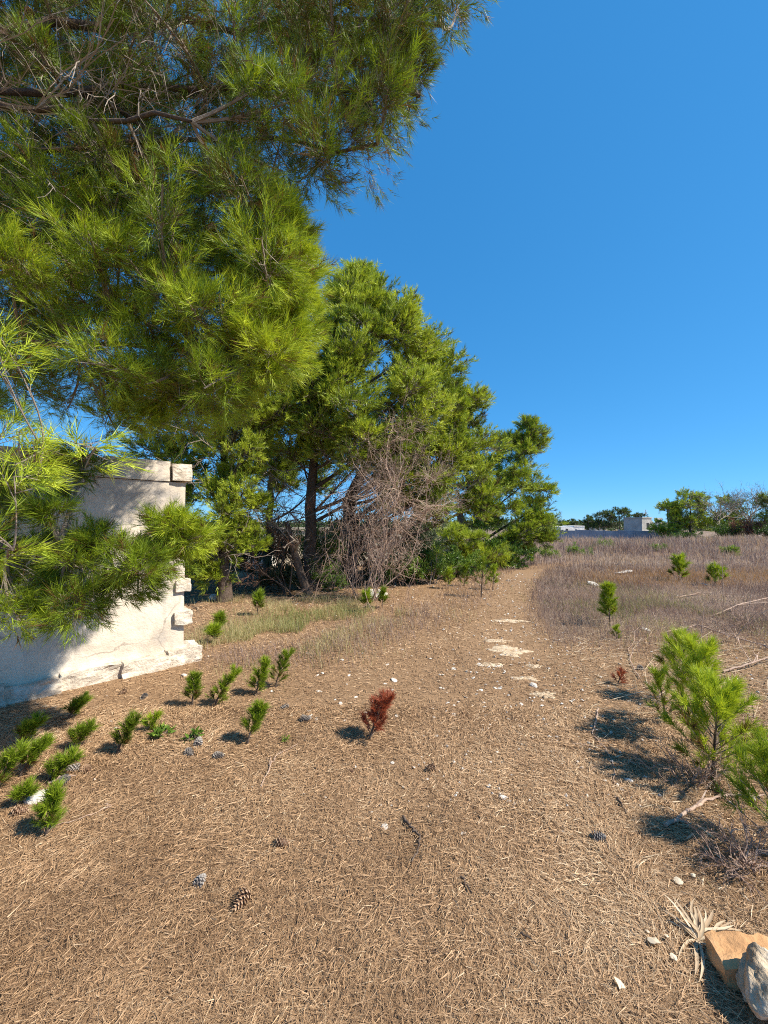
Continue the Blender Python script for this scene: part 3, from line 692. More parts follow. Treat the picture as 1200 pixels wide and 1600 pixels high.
# ------------------------------------------------------------------ pine cones
def cone_mesh(name, m, seed):
    r_ = np.random.default_rng(seed); mb = MB(); n = 62
    zc = np.linspace(-1, 1, 9); core = np.stack([np.zeros(9), np.zeros(9), zc * 0.036], 1)
    tube(mb, core, 0.014 * np.sqrt(np.maximum(1 - zc ** 2, 0.03)), 7, 0.15)
    for i_ in range(n):
        f = (i_ + 0.5) / n; z = (-1 + 2 * f) * 0.036; a = i_ * 2.39996; rr = 0.021 * (1 - f) ** 0.45 * (0.55 + 0.45 * min(1, f * 6)) + 0.004
        dv = np.array([math.cos(a), math.sin(a), 0]); sd = np.array([-math.sin(a), math.cos(a), 0]); up = np.array([0, 0, 1.0])
        p0 = dv * 0.008 + up * z; tip = dv * rr + up * (z + 0.010 - 0.012 * (1 - f)); w = 0.0062 * (1.1 - 0.5 * f)
        q = [p0 + sd * w * .5, p0 - sd * w * .5, tip - sd * w + up * .001, tip + sd * w + up * .001, tip + up * .0045 + dv * .002, tip - up * .003]
        mb.add(q, [[0, 1, 2], [0, 2, 3], [3, 2, 4], [0, 3, 5], [3, 2, 5], [2, 1, 5]], np.array([.2, .2, .75, .75, .95, .6]) + r_.normal(0, .06))
    return mb.mesh(name, m)
cone_b = [cone_mesh('pine_cone', M['cone'], 1), cone_mesh('pine_cone', M['cone'], 2)]
cone_g = [cone_mesh('pine_cone', M['cone_grey'], 3), cone_mesh('pine_cone', M['cone_grey'], 4)]
crng = random.Random(5)
def put_cone(px, py, kind, sc, label, group=None):
    p = G(px, py + 4); me = (cone_b if kind == 'b' else cone_g)[crng.randrange(2)]
    o = bpy.data.objects.new('pine_cone', me); C.objects.link(o); o.location = (p[0], p[1], p[2] + 0.018 * sc)
    sc *= 1.1; o.scale = (sc * 1.25, sc * 1.25, sc * .88); o.rotation_euler = (crng.uniform(1.2, 1.9), crng.uniform(-.4, .4), crng.uniform(0, 6.28))
    tag(o, label, 'pine cone', group)
put_cone(376, 1410, 'b', 1.0, 'large open brown pine cone nearest the camera on the needle litter')
put_cone(441, 1317, 'b', 0.85, 'brown pine cone on needle litter, just beyond the nearest open cone')
put_cone(313, 1377, 'g', 0.75, 'grey weathered pine cone half sunk in litter left of the nearest open cone')
put_cone(477, 1123, 'g', 1.05, 'grey pine cone left of the dead red sapling, larger of two there')
put_cone(445, 1103, 'g', 0.8, 'small grey pine cone near the leaning seedlings, left of a larger grey cone')
put_cone(548, 1203, 'b', 0.55, 'tiny dark pine cone in front of the dead red sapling')
put_cone(673, 1200, 'b', 0.8, 'dark brown pine cone alone at mid path right of the dead red sapling')
put_cone(296, 1176, 'g', 0.9, 'left one of three grey cones below the seedlings')
put_cone(310, 1160, 'g', 1.0, 'topmost of three grey cones below the seedlings')
put_cone(341, 1180, 'g', 0.85, 'right one of three grey cones below the seedlings')
put_cone(135, 1202, 'b', 0.9, 'brown pine cone beside the low green pine shoots at left')
put_cone(115, 1200, 'g', 0.9, 'grey pine cone tucked among low green pine shoots at left')
put_cone(99, 1222, 'g', 1.0, 'grey pine cone by the bent stem at far left')
put_cone(32, 1268, 'b', 1.0, 'brown pine cone lying beside the white stone at far left')
put_cone(935, 1308, 'g', 0.8, 'lone grey pine cone on litter at right, left of the bleached branch')
put_cone(1000, 1042, 'g', 0.95, 'dark grey pine cone behind the right-hand young pine')
put_cone(225, 1087, 'g', 0.85, 'right one of two cones near the wall base')
put_cone(192, 1080, 'b', 0.85, 'left one of two cones near the wall base')

frng = random.Random(3)
for (px, py, d) in ((45, 22, 2.5), (62, 64, 2.5), (20, 75, 2.6), (212, 248, 2.7), (258, 236, 2.7), (165, 252, 2.7), (330, 356, 2.6), (386, 362, 2.6), (440, 355, 2.6), (110, 440, 2.5)):
    c0 = P(px, py, d); i_ = int(np.argmin([np.linalg.norm(q_ - c0, axis=1).min() for q_ in prim])); o = bpy.data.objects.new('cone', cone_b[frng.randrange(2)]); C.objects.link(o); o.parent = limb_objs[i_]
    o.location = tuple(c0 - np.array(fore.location)); o.rotation_euler = (frng.uniform(2.2, 3.6), frng.uniform(-.5, .5), frng.uniform(0, 6)); o.scale = (1.15,) * 3
# ------------------------------------------------------------------ young pines and seedlings
def sapling(px, py, h, lean, label, va=0.62, bushy=1.0, k=26, nl=0.05, nw=0.0038, m='needle', name='pine_seedling', seed=0, nbr=14, nsh=6, cat='seedling', group=None, pos=None, spread=0.24, low=0.06):
    global rng; rng = np.random.default_rng(1000 + seed)
    p = G(px, py) if pos is None else pos
    if name == 'pine_seedling' and py > 1030: h = h * .76; lean = (lean[0] + .12, lean[1])
    root = thing(name, label, cat, p, group); lean = np.asarray(lean, float)
    top = p + np.array([lean[0] * h, lean[1] * h, h]); st = bez(p, p + np.array([lean[0] * h * .25, lean[1] * h * .25, h * .55]), top, 9); st[0, 2] -= 0.02
    if name == 'pine_seedling' and m == 'needle': va -= .10
    if name == 'pine_seedling': spread *= rng.uniform(.7, 1.25); va += rng.normal(0, .07); low = rng.uniform(.03, .3)
    sb = MB(); tube(sb, st, np.linspace(0.012, 0.003, 9) * (0.5 + h), 6, 0.4); sb.build('stem', M['bark'], root, smooth=True)
    t = np.linspace(low, 0.97, nbr); az = np.arange(nbr) * 2.4 + rng.uniform(0, 1, nbr)
    q = np.stack([np.interp(t * 8, np.arange(9), st[:, a]) for a in range(3)], 1)
    ln = h * spread * bushy * (1.15 - 0.8 * t) * rng.uniform(0.6, 1.25, nbr)
    d = nrm(np.stack([np.cos(az), np.sin(az), 0.55 + 0.8 * t], 1) + np.array([lean[0], lean[1], 0]) * 0.6)
    e = q + d * ln[:, None] + np.array([0, 0, 1.0]) * (ln * 0.15)[:, None]
    wb = MB(); prisms(wb, q, e, 0.004 * (0.5 + h), 0.002 * (0.5 + h), 0.4); wb.build('twigs', M['twig'], root, kind='stuff')
    f = rng.uniform(0.25, 1.0, (nbr, nsh)); f[:, 0] = 0.95
    sp = q[:, None] + (e - q)[:, None] * f[..., None]; ax = nrm(d[:, None] + np.array([0, 0, .45]) + rng.normal(0, .28, sp.shape))
    nb = MB(); vv = va + 0.14 * (t[:, None] - .4) + rng.normal(0, .07, f.shape); vv = np.where((rng.random(f.shape) < 0.25) & (t[:, None] < .4), 0.08, vv)
    needles(nb, sp.reshape(-1, 3), ax.reshape(-1, 3), 0.05 + 0.05 * h, k, nl, nw, vv.ravel())
    tt = np.linspace(0.75, 1.0, 5); qt = np.stack([np.interp(tt * 8, np.arange(9), st[:, a]) for a in range(3)], 1)
    needles(nb, qt, np.tile(st[-1] - st[-2], (5, 1)) / .01, 0.05, k, nl, nw, va + .12)
    nb.build('needles', M[m], root, kind='stuff')
    return root
sapling(577, 1156, 0.35, (0.42, 0.05), 'dead rust-red pine seedling standing alone on the needle litter', 0.5, 1.0, 26, 0.05, 0.0036, 'needle_red', seed=1, nbr=24, spread=.34)
sapling(386, 1163, 0.30, (0.32, 0.1), 'yellowing pine seedling with brown foot, nearest of the seedling row', 0.66, 1.0, seed=2, nbr=16)
sapling(300, 1104, 0.30, (-0.02, 0.05), 'upright narrow green pine seedling at the left of the leaning row', 0.55, 0.75, seed=3, nbr=16)
sapling(335, 1104, 0.34, (0.55, 0.1), 'green pine seedling leaning strongly right, second in the row', 0.6, 0.75, seed=4, nbr=15)
sapling(400, 1086, 0.36, (0.22, 0.0), 'dense green pine seedling leaning right, third in the row', 0.6, 0.8, seed=5, nbr=18)
sapling(430, 1074, 0.38, (0.30, 0.1), 'tallest thin pine seedling with bright tip, right end of the row', 0.66, 0.85, seed=6, nbr=14)
sapling(182, 1180, 0.27, (0.40, 0.1), 'blue-green pine seedling leaning right in front of the wall corner', 0.5, 0.8, seed=7, nbr=15)
sapling(72, 1306, 0.24, (0.05, 0.05), 'small tufted pine seedling alone at the lower left', 0.62, 0.8, seed=8, nbr=12)
sapling(232, 1143, 0.12, (0.4, 0.1), 'tiny pine seedling between the wall corner and the grey cones', 0.62, 1.0, seed=9, nbr=6)
for (px, py, h, ln, lb, sd) in ((30, 1215, 0.30, (0.35, 0.25), 'bushy bright green pine shoot at the left edge below the wall', 10), (-10, 1235, 0.36, (0.3, 0.1), 'low spreading pine shoot cut by the left edge', 11),
        (75, 1222, 0.22, (0.8, 0.1), 'sprawling pine shoot leaning right at the far left', 12), (110, 1172, 0.22, (0.6, 0.2), 'thin pine shoot beside the wall foot shadow', 13), (105, 1125, 0.22, (0.5, 0.3), 'shaded pine shoot against the wall foot', 15), (28, 1165, 0.26, (0.5, 0.2), 'green pine shoot in the wall shade at the left edge', 16)):
    sapling(px, py, h * .72, (ln[0] + .25, ln[1]), lb, 0.56, 1.2, 22, seed=sd, nbr=15)
sapling(22, 1262, 0.10, (0.9, 0.0), 'tiny flat pine sprig over the white stone at far left', 0.62, 1.2, seed=14, nbr=7)
# right-hand young pines
sapling(1066, 1100, 0.52, (0.05, 0.0), 'open young pine, rear one of the clump at right', 0.80, 1.15, 34, 0.075, 0.0036, seed=20, nbr=22, nsh=6, name='young_pine', cat='young tree', spread=.34, low=.3)
sapling(1082, 1160, 0.60, (0.12, 0.0), 'taller young pine with bare lower stem, middle of the clump at right', 0.84, 1.1, 36, 0.08, 0.0036, seed=21, nbr=24, nsh=6, name='young_pine', cat='young tree', spread=.36, low=.4)
sapling(1114, 1220, 0.50, (0.10, 0.0), 'dense bright young pine with russet base, front of the clump at right', 0.84, 1.3, 36, 0.075, 0.0036, seed=22, nbr=38, nsh=7, name='young_pine', cat='young tree', spread=.46, low=.04)
sapling(1040, 1130, 0.36, (-0.15, 0.0), 'small dark young pine at the left of the clump at right', 0.55, 1.1, 26, 0.06, 0.0036, seed=23, nbr=16, nsh=5, name='young_pine', cat='young tree', spread=.36)
sapling(1215, 1330, 0.42, (-0.05, 0.0), 'young pine cut off by the right edge of the photo', 0.66, 1.2, 30, 0.07, 0.0034, seed=24, nbr=26, nsh=6, name='young_pine', cat='young tree', spread=.42)
sapling(953, 980, 0.58, (-0.05, 0.0), 'upright young pine standing in the purple dry grass right of the path', 0.68, 0.8, 24, 0.09, 0.006, seed=25, nbr=26, nsh=6, name='young_pine', cat='young tree', spread=.26, low=.2)
sapling(963, 1000, 0.14, (0, 0), 'tiny yellow-green seedling at the foot of the young pine in purple grass', 0.78, 1, seed=26, nbr=6)
sapling(1061, 908, 0.55, (0.05, 0), 'small round green pine in the orange grass of the field', 0.72, 1.3, 16, 0.14, 0.013, seed=27, nbr=22, nsh=6, name='young_pine', cat='young tree', spread=.34)
sapling(1117, 915, 0.40, (0.1, 0), 'low green pine in the field, right of the round one', 0.62, 1.4, 16, 0.13, 0.013, seed=28, nbr=18, nsh=5, name='young_pine', cat='young tree', spread=.36)
sapling(965, 1070, 0.13, (0.35, 0), 'tiny dead red seedling on the litter near the right-hand clump', 0.5, 1, 20, 0.035, 0.0035, 'needle_red', seed=29, nbr=7)
for i_, (px, py, h, lb) in enumerate(((402, 962, 0.32, 'seedling on bare soil below the leaning dead trunk'), (571, 957, 0.30, 'left of two seedlings in front of the dead shrub'), (597, 950, 0.28, 'right of two seedlings in front of the dead shrub'),
        (700, 920, 0.42, 'first seedling in the verge left of the path'), (725, 916, 0.45, 'second seedling in the verge left of the path'), (752, 933, 0.75, 'tallest thin stemmed sapling in the verge left of the path'), (770, 922, 0.50, 'last bushy seedling beside the path before the bend'),
        (808, 888, 0.35, 'low seedling at the shaded foot of the right pine'), (828, 886, 0.40, 'rightmost low seedling at the path bend'), (342, 985, 0.18, 'small seedling beside the end of the wall'), (333, 1005, 0.16, 'tiny seedling in pale grass by the wall corner'))):
    sapling(px, py, h, (0.08, 0.0), 'small green pine ' + lb, 0.66, 1.0, 14, 0.11, 0.009, seed=40 + i_, nbr=14, nsh=4)

# ------------------------------------------------------------------ dead shrubs, leafy shrubs
def dead_shrub(label, px, py, d, specs, m='deadwood', seed=0, name='dead_shrub', cat='shrub', extra=None):
    global rng; rng = np.random.default_rng(2000 + seed)
    b = G(px, py) if d is None else P(px, py, d); b[2] = gh(b[0], b[1])
    root = thing(name, label, cat, b); big = MB(); fine = MB(); d0 = b[1]
    for (tx, ty, r0, lv) in specs:
        tip = P(tx, ty, d0 + rng.normal(0, .35)); bb = b + np.array([rng.normal(0, .12), rng.normal(0, .12), -.03])
        ln = np.linalg.norm(tip - bb); mid = (bb + tip) / 2 + rng.normal(0, .10 * ln, 3); st = bez(bb, mid, tip, 9)
        st[1:-1] += rng.normal(0, .02 * ln, (7, 3)); tube(big, st, np.linspace(r0, r0 * .35, 9), 6, 0.6, rough=.05)
        n0 = 7; ti = rng.integers(3, 9, n0); sg, _, _ = branching(st[ti], nrm(st[ti] - st[ti - 1]) + rng.normal(0, .45, (n0, 3)), ln * rng.uniform(.15, .27, n0), r0 * .36, lv, .24, 0.02)
        add_branching(fine, sg, 0.62)
    if extra: extra(fine, b)
    big.build('stem', M['deadwood'] if m == 'deadwood' else M['bark'], root, smooth=True); fine.build('twigs', M[m], root, kind='stuff')
    return root
LV = [(6, .62, .5), (5, .6, .55), (4, .6, .6)]
def hang(fine, b):
    n0 = 75; p = b + np.stack([rng.normal(0, .5, n0), rng.normal(0, .35, n0), rng.uniform(.5, 2.2, n0)], 1)
    sg, _, _ = branching(p, np.stack([rng.normal(0, .35, n0), rng.normal(0, .3, n0), np.full(n0, -1.0)], 1), rng.uniform(.5, 1.2, n0), .006, [(4, .55, .4), (3, .5, .5)], .2)
    add_branching(fine, sg, .36)
    n0 = 60; c_ = P(620, 762, b[1]); u = nrm(rng.normal(size=(n0, 3))); p = c_ + u * np.array([.55, .5, .7]) * (rng.random((n0, 1)) ** .5) - np.array([0, 0, .1])
    sg, _, _ = branching(p, u + np.array([0, 0, .5]) + rng.normal(0, .5, (n0, 3)), rng.uniform(.35, .75, n0), .005, [(5, .6, .5), (4, .55, .6)], .22)
    add_branching(fine, sg, .8)
LF = [(6, .75, .55), (5, .62, .6), (4, .55, .65)]
dead_shrub('large tangled leafless shrub with pale twisting stems in front of the reddish trunk', 572, 938, None, [(575, 715, .016, LF), (605, 700, .02, LF), (640, 712, .018, LF), (668, 755, .015, LF), (565, 750, .014, LF), (625, 735, .018, LF), (545, 840, .012, LV[:2]), (600, 765, .018, LF), (680, 790, .014, LF), (640, 790, .016, LF), (600, 820, .016, LF)], seed=1, extra=hang)
dead_shrub('brown dead brushwood heap beside the leaning dead trunk', 455, 930, None, [(400, 800, .02, LV), (430, 780, .02, LV), (470, 810, .02, LV), (380, 850, .02, LV[:2]), (440, 830, .02, LV), (360, 860, .015, LV[:2])], m='rust', seed=2)
dead_shrub('russet dead twigs of ivy clinging around the thick reddish trunk', 540, 915, 10.0, [(540, 780, .02, LV), (555, 820, .02, LV[:2]), (525, 840, .02, LV[:2])], m='rust', seed=3)
# leaning dead trunk
b = G(486, 932); rng = np.random.default_rng(3)
root = thing('dead_tree', 'bare grey dead tree leaning left out of the undergrowth', 'dead tree', b)
tb = MB(); st = bez(b - np.array([0, 0, .08]), P(462, 880, b[1]), P(448, 815, b[1]), 9); tube(tb, st, np.linspace(.10, .05, 9), 9, .55, rough=.08); tb.build('trunk', M['bark'], root, smooth=True)
fb = MB(); sg, _, _ = branching(st[[5, 6, 7, 8]], nrm(st[[5, 6, 7, 8]] - st[[4, 5, 6, 7]]) + rng.normal(0, .6, (4, 3)), .7, .018, [(5, .6, .6), (4, .6, .6)], .25); add_branching(fb, sg, .5); fb.build('twigs', M['twig'], root, kind='stuff')

def leafy(label, px, py, d, w, h, n, ls, m='leaf', va=0.5, seed=0, name='green_shrub', nst=9, asp=0.32, grp=None):
    global rng; rng = np.random.default_rng(3000 + seed)
    b = G(px, py) if d is None else P(px, py, d); b[2] = gh(b[0], b[1])
    root = thing(name, label, 'shrub', b, grp); sb = MB(); az = rng.uniform(0, 2 * PI, nst)
    dirs = np.stack([np.cos(az) * w / h * .7, np.sin(az) * w / h * .6, rng.uniform(.6, 1.2, nst)], 1)
    sg, tips, td = branching(np.tile(b, (nst, 1)) + rng.normal(0, .06, (nst, 3)) * np.array([w, w, 0]), dirs, h * .62, .006 + .006 * h, [(5, .55, .45), (4, .6, .5)], .18, .06)
    add_branching(sb, sg, .4); sb.build('stems', M['twig'], root, kind='stuff')
    k = rng.integers(0, len(tips), n); segs2 = [s_ for s_ in sg if s_[4] == 2]; a0 = segs2[0][0]
    f = rng.random((n, 1)) ** .6; pl = a0[k] * (1 - f) + tips[k] * f + rng.normal(0, .03 * h, (n, 3))
    D = nrm(td[k] + rng.normal(0, .7, (n, 3)) + np.array([0, 0, .25]))
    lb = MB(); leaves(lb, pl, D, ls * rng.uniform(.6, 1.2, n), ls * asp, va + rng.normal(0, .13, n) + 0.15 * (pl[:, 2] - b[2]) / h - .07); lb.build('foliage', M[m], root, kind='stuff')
    return root
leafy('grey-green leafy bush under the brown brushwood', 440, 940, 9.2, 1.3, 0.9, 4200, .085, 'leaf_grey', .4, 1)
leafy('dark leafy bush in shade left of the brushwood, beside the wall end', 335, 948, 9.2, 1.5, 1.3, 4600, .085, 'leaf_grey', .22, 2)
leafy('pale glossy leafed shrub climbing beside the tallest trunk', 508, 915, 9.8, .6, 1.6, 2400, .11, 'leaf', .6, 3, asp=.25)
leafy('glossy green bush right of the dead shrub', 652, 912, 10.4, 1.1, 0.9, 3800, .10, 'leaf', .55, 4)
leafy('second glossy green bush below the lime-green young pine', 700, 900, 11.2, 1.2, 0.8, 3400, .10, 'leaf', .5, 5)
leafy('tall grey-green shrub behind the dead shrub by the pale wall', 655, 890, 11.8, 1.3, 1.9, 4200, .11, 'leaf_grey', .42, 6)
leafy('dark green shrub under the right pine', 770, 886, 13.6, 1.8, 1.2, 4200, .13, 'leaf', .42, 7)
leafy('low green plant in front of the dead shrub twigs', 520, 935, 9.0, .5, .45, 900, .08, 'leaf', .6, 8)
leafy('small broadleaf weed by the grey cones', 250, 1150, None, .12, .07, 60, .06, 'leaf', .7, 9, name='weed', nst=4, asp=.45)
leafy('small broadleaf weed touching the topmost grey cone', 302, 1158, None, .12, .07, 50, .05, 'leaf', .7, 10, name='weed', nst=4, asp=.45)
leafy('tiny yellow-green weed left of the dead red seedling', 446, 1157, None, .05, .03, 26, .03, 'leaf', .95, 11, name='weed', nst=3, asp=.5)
leafy('dark shaded scrub closing the gap between the trunks', 590, 905, 11.6, 1.8, 2.4, 5200, .11, 'leaf', .3, 12)  # dark leaf tone of the shaded scrub stands in for grove shade
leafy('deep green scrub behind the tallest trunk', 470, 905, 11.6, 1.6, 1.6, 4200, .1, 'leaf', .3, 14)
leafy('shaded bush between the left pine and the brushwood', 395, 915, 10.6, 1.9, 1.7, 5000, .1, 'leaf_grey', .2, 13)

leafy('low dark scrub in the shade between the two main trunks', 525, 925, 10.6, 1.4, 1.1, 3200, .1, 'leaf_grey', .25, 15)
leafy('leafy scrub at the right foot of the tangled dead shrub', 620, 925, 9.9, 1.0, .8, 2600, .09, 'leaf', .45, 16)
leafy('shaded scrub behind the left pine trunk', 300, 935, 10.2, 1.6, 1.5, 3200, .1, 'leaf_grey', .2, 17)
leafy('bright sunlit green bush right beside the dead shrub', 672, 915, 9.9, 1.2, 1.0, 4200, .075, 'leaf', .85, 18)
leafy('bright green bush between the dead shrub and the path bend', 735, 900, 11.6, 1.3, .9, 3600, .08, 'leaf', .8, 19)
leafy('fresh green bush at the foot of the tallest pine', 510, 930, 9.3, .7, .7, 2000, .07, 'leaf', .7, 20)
# ------------------------------------------------------------------ pale wall behind the grove
def box(mb, lo, hi, var=.5):
    lo = np.asarray(lo, float); hi = np.asarray(hi, float)
    V = np.array([[(lo, hi)[i][0], (lo, hi)[j][1], (lo, hi)[k][2]] for i in (0, 1) for j in (0, 1) for k in (0, 1)])
    mb.add(V, [[0, 1, 3, 2], [4, 6, 7, 5], [0, 4, 5, 1], [2, 3, 7, 6], [0, 2, 6, 4], [1, 5, 7, 3]], var)
def boxes(name, label, cat, parts, group=None):
    lo = np.min([p[2] for p in parts], 0); hi = np.max([p[3] for p in parts], 0)
    root = thing(name, label, cat, ((lo[0] + hi[0]) / 2, (lo[1] + hi[1]) / 2, lo[2]), group)
    for nm, m, l, h in parts:
        mb = MB(); box(mb, l, h); pt_ = mb.build(nm, M[m], root if nm != 'window' else wp_)
        if nm == 'wall': wp_ = pt_
    return root
a = P(380, 880, 14.2); c = P(715, 880, 14.2)
boxes('garden_wall', 'long pale garden wall seen in bits between the trunks behind the grove', 'wall', [('wall_body', 'creamwash', (a[0], 14.2, -.1), (c[0], 14.5, 1.30)), ('coping', 'limestone', (a[0] - .04, 14.15, 1.303), (c[0] + .04, 14.55, 1.38))])
a = P(395, 880, 13.2); c = P(425, 880, 13.2)
boxes('gate_pillar', 'short white gate pillar showing through the brown brushwood', 'pillar', [('shaft', 'whitewash', (a[0], 13.2, -.1), (c[0], 13.75, 1.0)), ('cap', 'whitewash', (a[0] - .05, 13.15, 1.003), (c[0] + .05, 13.8, 1.08))])

# ------------------------------------------------------------------ far side of the field
D = 47.0
def fx(px, d): return (px - 600) / FPX * d
def fz(py, d): return float(P(600, py, d)[2])
rng = np.random.default_rng(9)
def rbox(mb, cx, cy, lo, hi, ang):
    m2 = MB(); box(m2, lo, hi); V = m2.V[0].astype(float); c_, s__ = math.cos(ang), math.sin(ang)
    mb.add(np.stack([cx + V[:, 0] * c_ - V[:, 1] * s__, cy + V[:, 0] * s__ + V[:, 1] * c_, V[:, 2]], 1), m2.F[4][0])
xa, xb = fx(858, 51.0), fx(1066, 45.0); wlen = math.hypot(xb - xa, 6.0); wang = math.atan2(-6.0, xb - xa)
fw = thing('field_wall', 'low blue-grey concrete wall along the far side of the field', 'wall', (xa, 51, -1))
for i_ in range(9):
    u0, u1 = wlen * i_ / 9, wlen * (i_ + 1) / 9; zt = fz(829 + .6 * math.sin(i_ * 2.1), 48)
    mb = MB(); rbox(mb, xa, 51, (u0 + .11, -.1, -1.6), (u1 - .11, .1, zt), wang); mb.build('panel', M['concrete'], fw)
    mb = MB(); rbox(mb, xa, 51, (u0 - .1, -.13, -1.6), (u0 + .1, .13, zt + .08), wang); mb.build('post', M['concrete'], fw)
hx, hy = fx(1003, 49.5), 49.5
hut = thing('concrete_hut', 'small concrete hut, shaded side blue-grey and sunlit side pale, above the field wall', 'building', (hx, hy, -1.2))
hz = fz(810, 49.5)
for nm, m, l_, h_ in (('wall', 'hutwall', (0, 0, -1.6), (1.9, 2.4, hz)), ('roof_slab', 'hutwall', (-.08, -.08, hz + .003), (1.98, 2.48, hz + .14)), ('doorway', 'unlit_opening', (.9, -.02, fz(826, 49)), (1.4, -.002, fz(817, 49))), ('annex_wall', 'hutwall', (1.91, .3, -1.6), (2.7, 1.9, hz - .35))):
    mb = MB(); rbox(mb, hx, hy, l_, h_, math.radians(24)); pt_ = mb.build(nm, M[m], hut if nm != 'doorway' else hwall)
    if nm == 'wall': hwall = pt_
boxes('chimney_stack', 'pale flared chimney stack beside the concrete hut', 'chimney', [('base', 'whitewash', (fx(1019.5, 49), 48.2, -1.6), (fx(1026, 49), 48.9, fz(822, 48))), ('neck', 'whitewash', (fx(1021, 49), 48.3, fz(822, 48) + .002), (fx(1024.5, 49), 48.7, fz(812, 48))), ('cap', 'whitewash', (fx(1020, 49), 48.2, fz(812, 48) + .002), (fx(1028, 49), 48.8, fz(809, 48)))])
boxes('white_house', 'low white flat-roofed house far off beyond the field wall', 'house', [('wall', 'whitewash', (fx(876, 75), 75, -1.6), (fx(913, 75), 80, fz(823, 75))), ('parapet', 'whitewash', (fx(897, 75), 74.95, fz(823, 75) + .002), (fx(913, 75), 80.05, fz(821.5, 75))), ('window', 'unlit_opening', (fx(884, 75), 74.93, fz(829, 75)), (fx(887, 75), 74.99, fz(826.5, 75)))])
boxes('tiled_house', 'distant house with low tiled roof between the far pines', 'house', [('wall', 'creamwash', (fx(930, 85), 85, -1.6), (fx(947, 85), 89, fz(823, 85))), ('roof', 'rooftile', (fx(928, 85), 84.8, fz(823, 85) + .003), (fx(949, 85), 89.2, fz(820.5, 85)))])
mb = MB(); ax = fx(1013, 50); tube(mb, [(ax, 50.5, fz(806, 50)), (ax, 50.5, fz(796, 50))], .03, 5)
for z in (798, 800, 802): tube(mb, [(ax - .3, 50.5, fz(z, 50)), (ax + .3, 50.5, fz(z, 50))], .018, 4)
tag(mb.build('roof_antenna', M['metal']), 'thin television antenna on the roof of the concrete hut', 'antenna')

def far_tree(label, px, d, top, w, base=838, n=16, var=.5, m='needle_far', r=None, seed=0, trunk=0.15, low=.35, nsub=14, nsh=6, nl=.34, nw=.05):
    b = P(px, base, d); b[2] = gh(b[0], b[1]); tz = fz(top, d); h = tz - b[2]; wm = w / FPX * d
    r_ = np.random.default_rng(seed); cl = []; r = r or wm * .17
    for i_ in range(n):
        f = r_.uniform(low, 1); prof = math.sqrt(max(.05, 1 - ((f - .55) / .52) ** 2)); a_ = r_.uniform(-PI, PI); q_ = r_.uniform(.2, 1) ** .5
        cl.append((np.array([b[0] + wm / 2 * .8 * prof * q_ * math.cos(a_), b[1] + wm / 2 * .7 * prof * q_ * math.sin(a_), b[2] + h * f - r * .55]), (r, r, r * .75), var + r_.normal(0, .07)))
    rt, t_ = pine_tree(label, [b, b + np.array([.1, 0, h * .4]), b + np.array([0, 0, h * .9])], trunk, cl, nsub, nsh, 8, nl, nw, .3, m, .02, seed=seed + 60, limb_r=.03, name='far_tree'); tot['f%d' % seed] = t_
far_tree('dark rounded tree nearest the white house, first of the far row', 897, 88, 812, 26, n=10, m='needle_dark', seed=1)
far_tree('dark bushy tree second in the far row, right of the white house', 919, 80, 806, 28, n=12, var=.6, m='needle_dark', seed=2)
far_tree('broad dark pine, left of the tallest pair in the far row', 942, 78, 795, 40, n=16, m='needle_dark', seed=3)
far_tree('broadest dark pine, right of the tallest pair in the far row', 968, 76, 794, 42, n=18, var=.62, m='needle_dark', seed=4)
far_tree('small dark tree just behind the concrete hut', 1002, 82, 799, 30, n=10, m='needle_dark', seed=5)
far_tree('bright green pine beside the concrete hut', 1043, 44, 782, 46, n=26, var=.72, seed=6, nl=.24, nw=.045)
far_tree('taller bright green pine right of the hut, next to the bare grey tree', 1078, 43, 766, 62, n=34, var=.72, seed=7, nl=.24, nw=.045)
far_tree('green pine partly hidden behind the bare grey tree', 1135, 45, 776, 66, n=24, var=.6, seed=8, nl=.24, nw=.045)
far_tree('dark pine at the right edge of the field', 1212, 38, 768, 60, n=18, var=.4, seed=9, nl=.24, nw=.03)
leafy('blue-green oleander bush below the bright pines across the field', 1072, 842, 41, 3.0, 1.7, 3000, .22, 'leaf', .45, 30, nst=14)
leafy('yellow-green low bush across the field below the bare tree', 1105, 842, 41, 1.4, 1.0, 1500, .2, 'leaf', .75, 31, nst=10)
leafy('tall dark green bush across the field under the bare grey tree', 1142, 842, 41, 2.8, 2.6, 3600, .2, 'leaf', .5, 32, nst=14)
leafy('russet leafed bush across the field near the right edge', 1180, 842, 39, 2.6, 2.7, 3400, .18, 'leaf_red', .5, 33, nst=14)
leafy('dark bush at the right edge of the far field', 1200, 846, 36, 1.8, 1.5, 2600, .18, 'leaf', .25, 34, nst=12)
def bare_tree(label, px, d, top, w, seed, m='twig', lean=0):
    global rng; rng = np.random.default_rng(seed); b = P(px, 838, d); b[2] = gh(b[0], b[1]); h = fz(top, d) - b[2]
    root = thing('bare_tree', label, 'tree', b); tb = MB(); st = bez(b - np.array([0, 0, .1]), b + np.array([0, 0, h * .3]), b + np.array([lean, 0, h * .5]), 7); tube(tb, st, np.linspace(.14, .09, 7), 8, .6, rough=.05); tb.build('trunk', M['twig'], root, smooth=True)
    n0 = 12; a_ = rng.uniform(0, 2 * PI, n0); dirs = np.stack([np.cos(a_) * w, np.sin(a_) * w * .7, np.full(n0, .75)], 1)
    sg, _, _ = branching(st[rng.integers(4, 7, n0)], dirs, h * .42, .05, [(6, .6, .45), (5, .55, .5), (4, .55, .55)], .18, .03)
    fb = MB(); add_branching(fb, sg, .62); fb.build('branches', M[m], root, kind='stuff')
bare_tree('bare silvery grey tree with spreading branches across the field', 1128, 42, 764, 1.1, 71, 'twig', -.6)
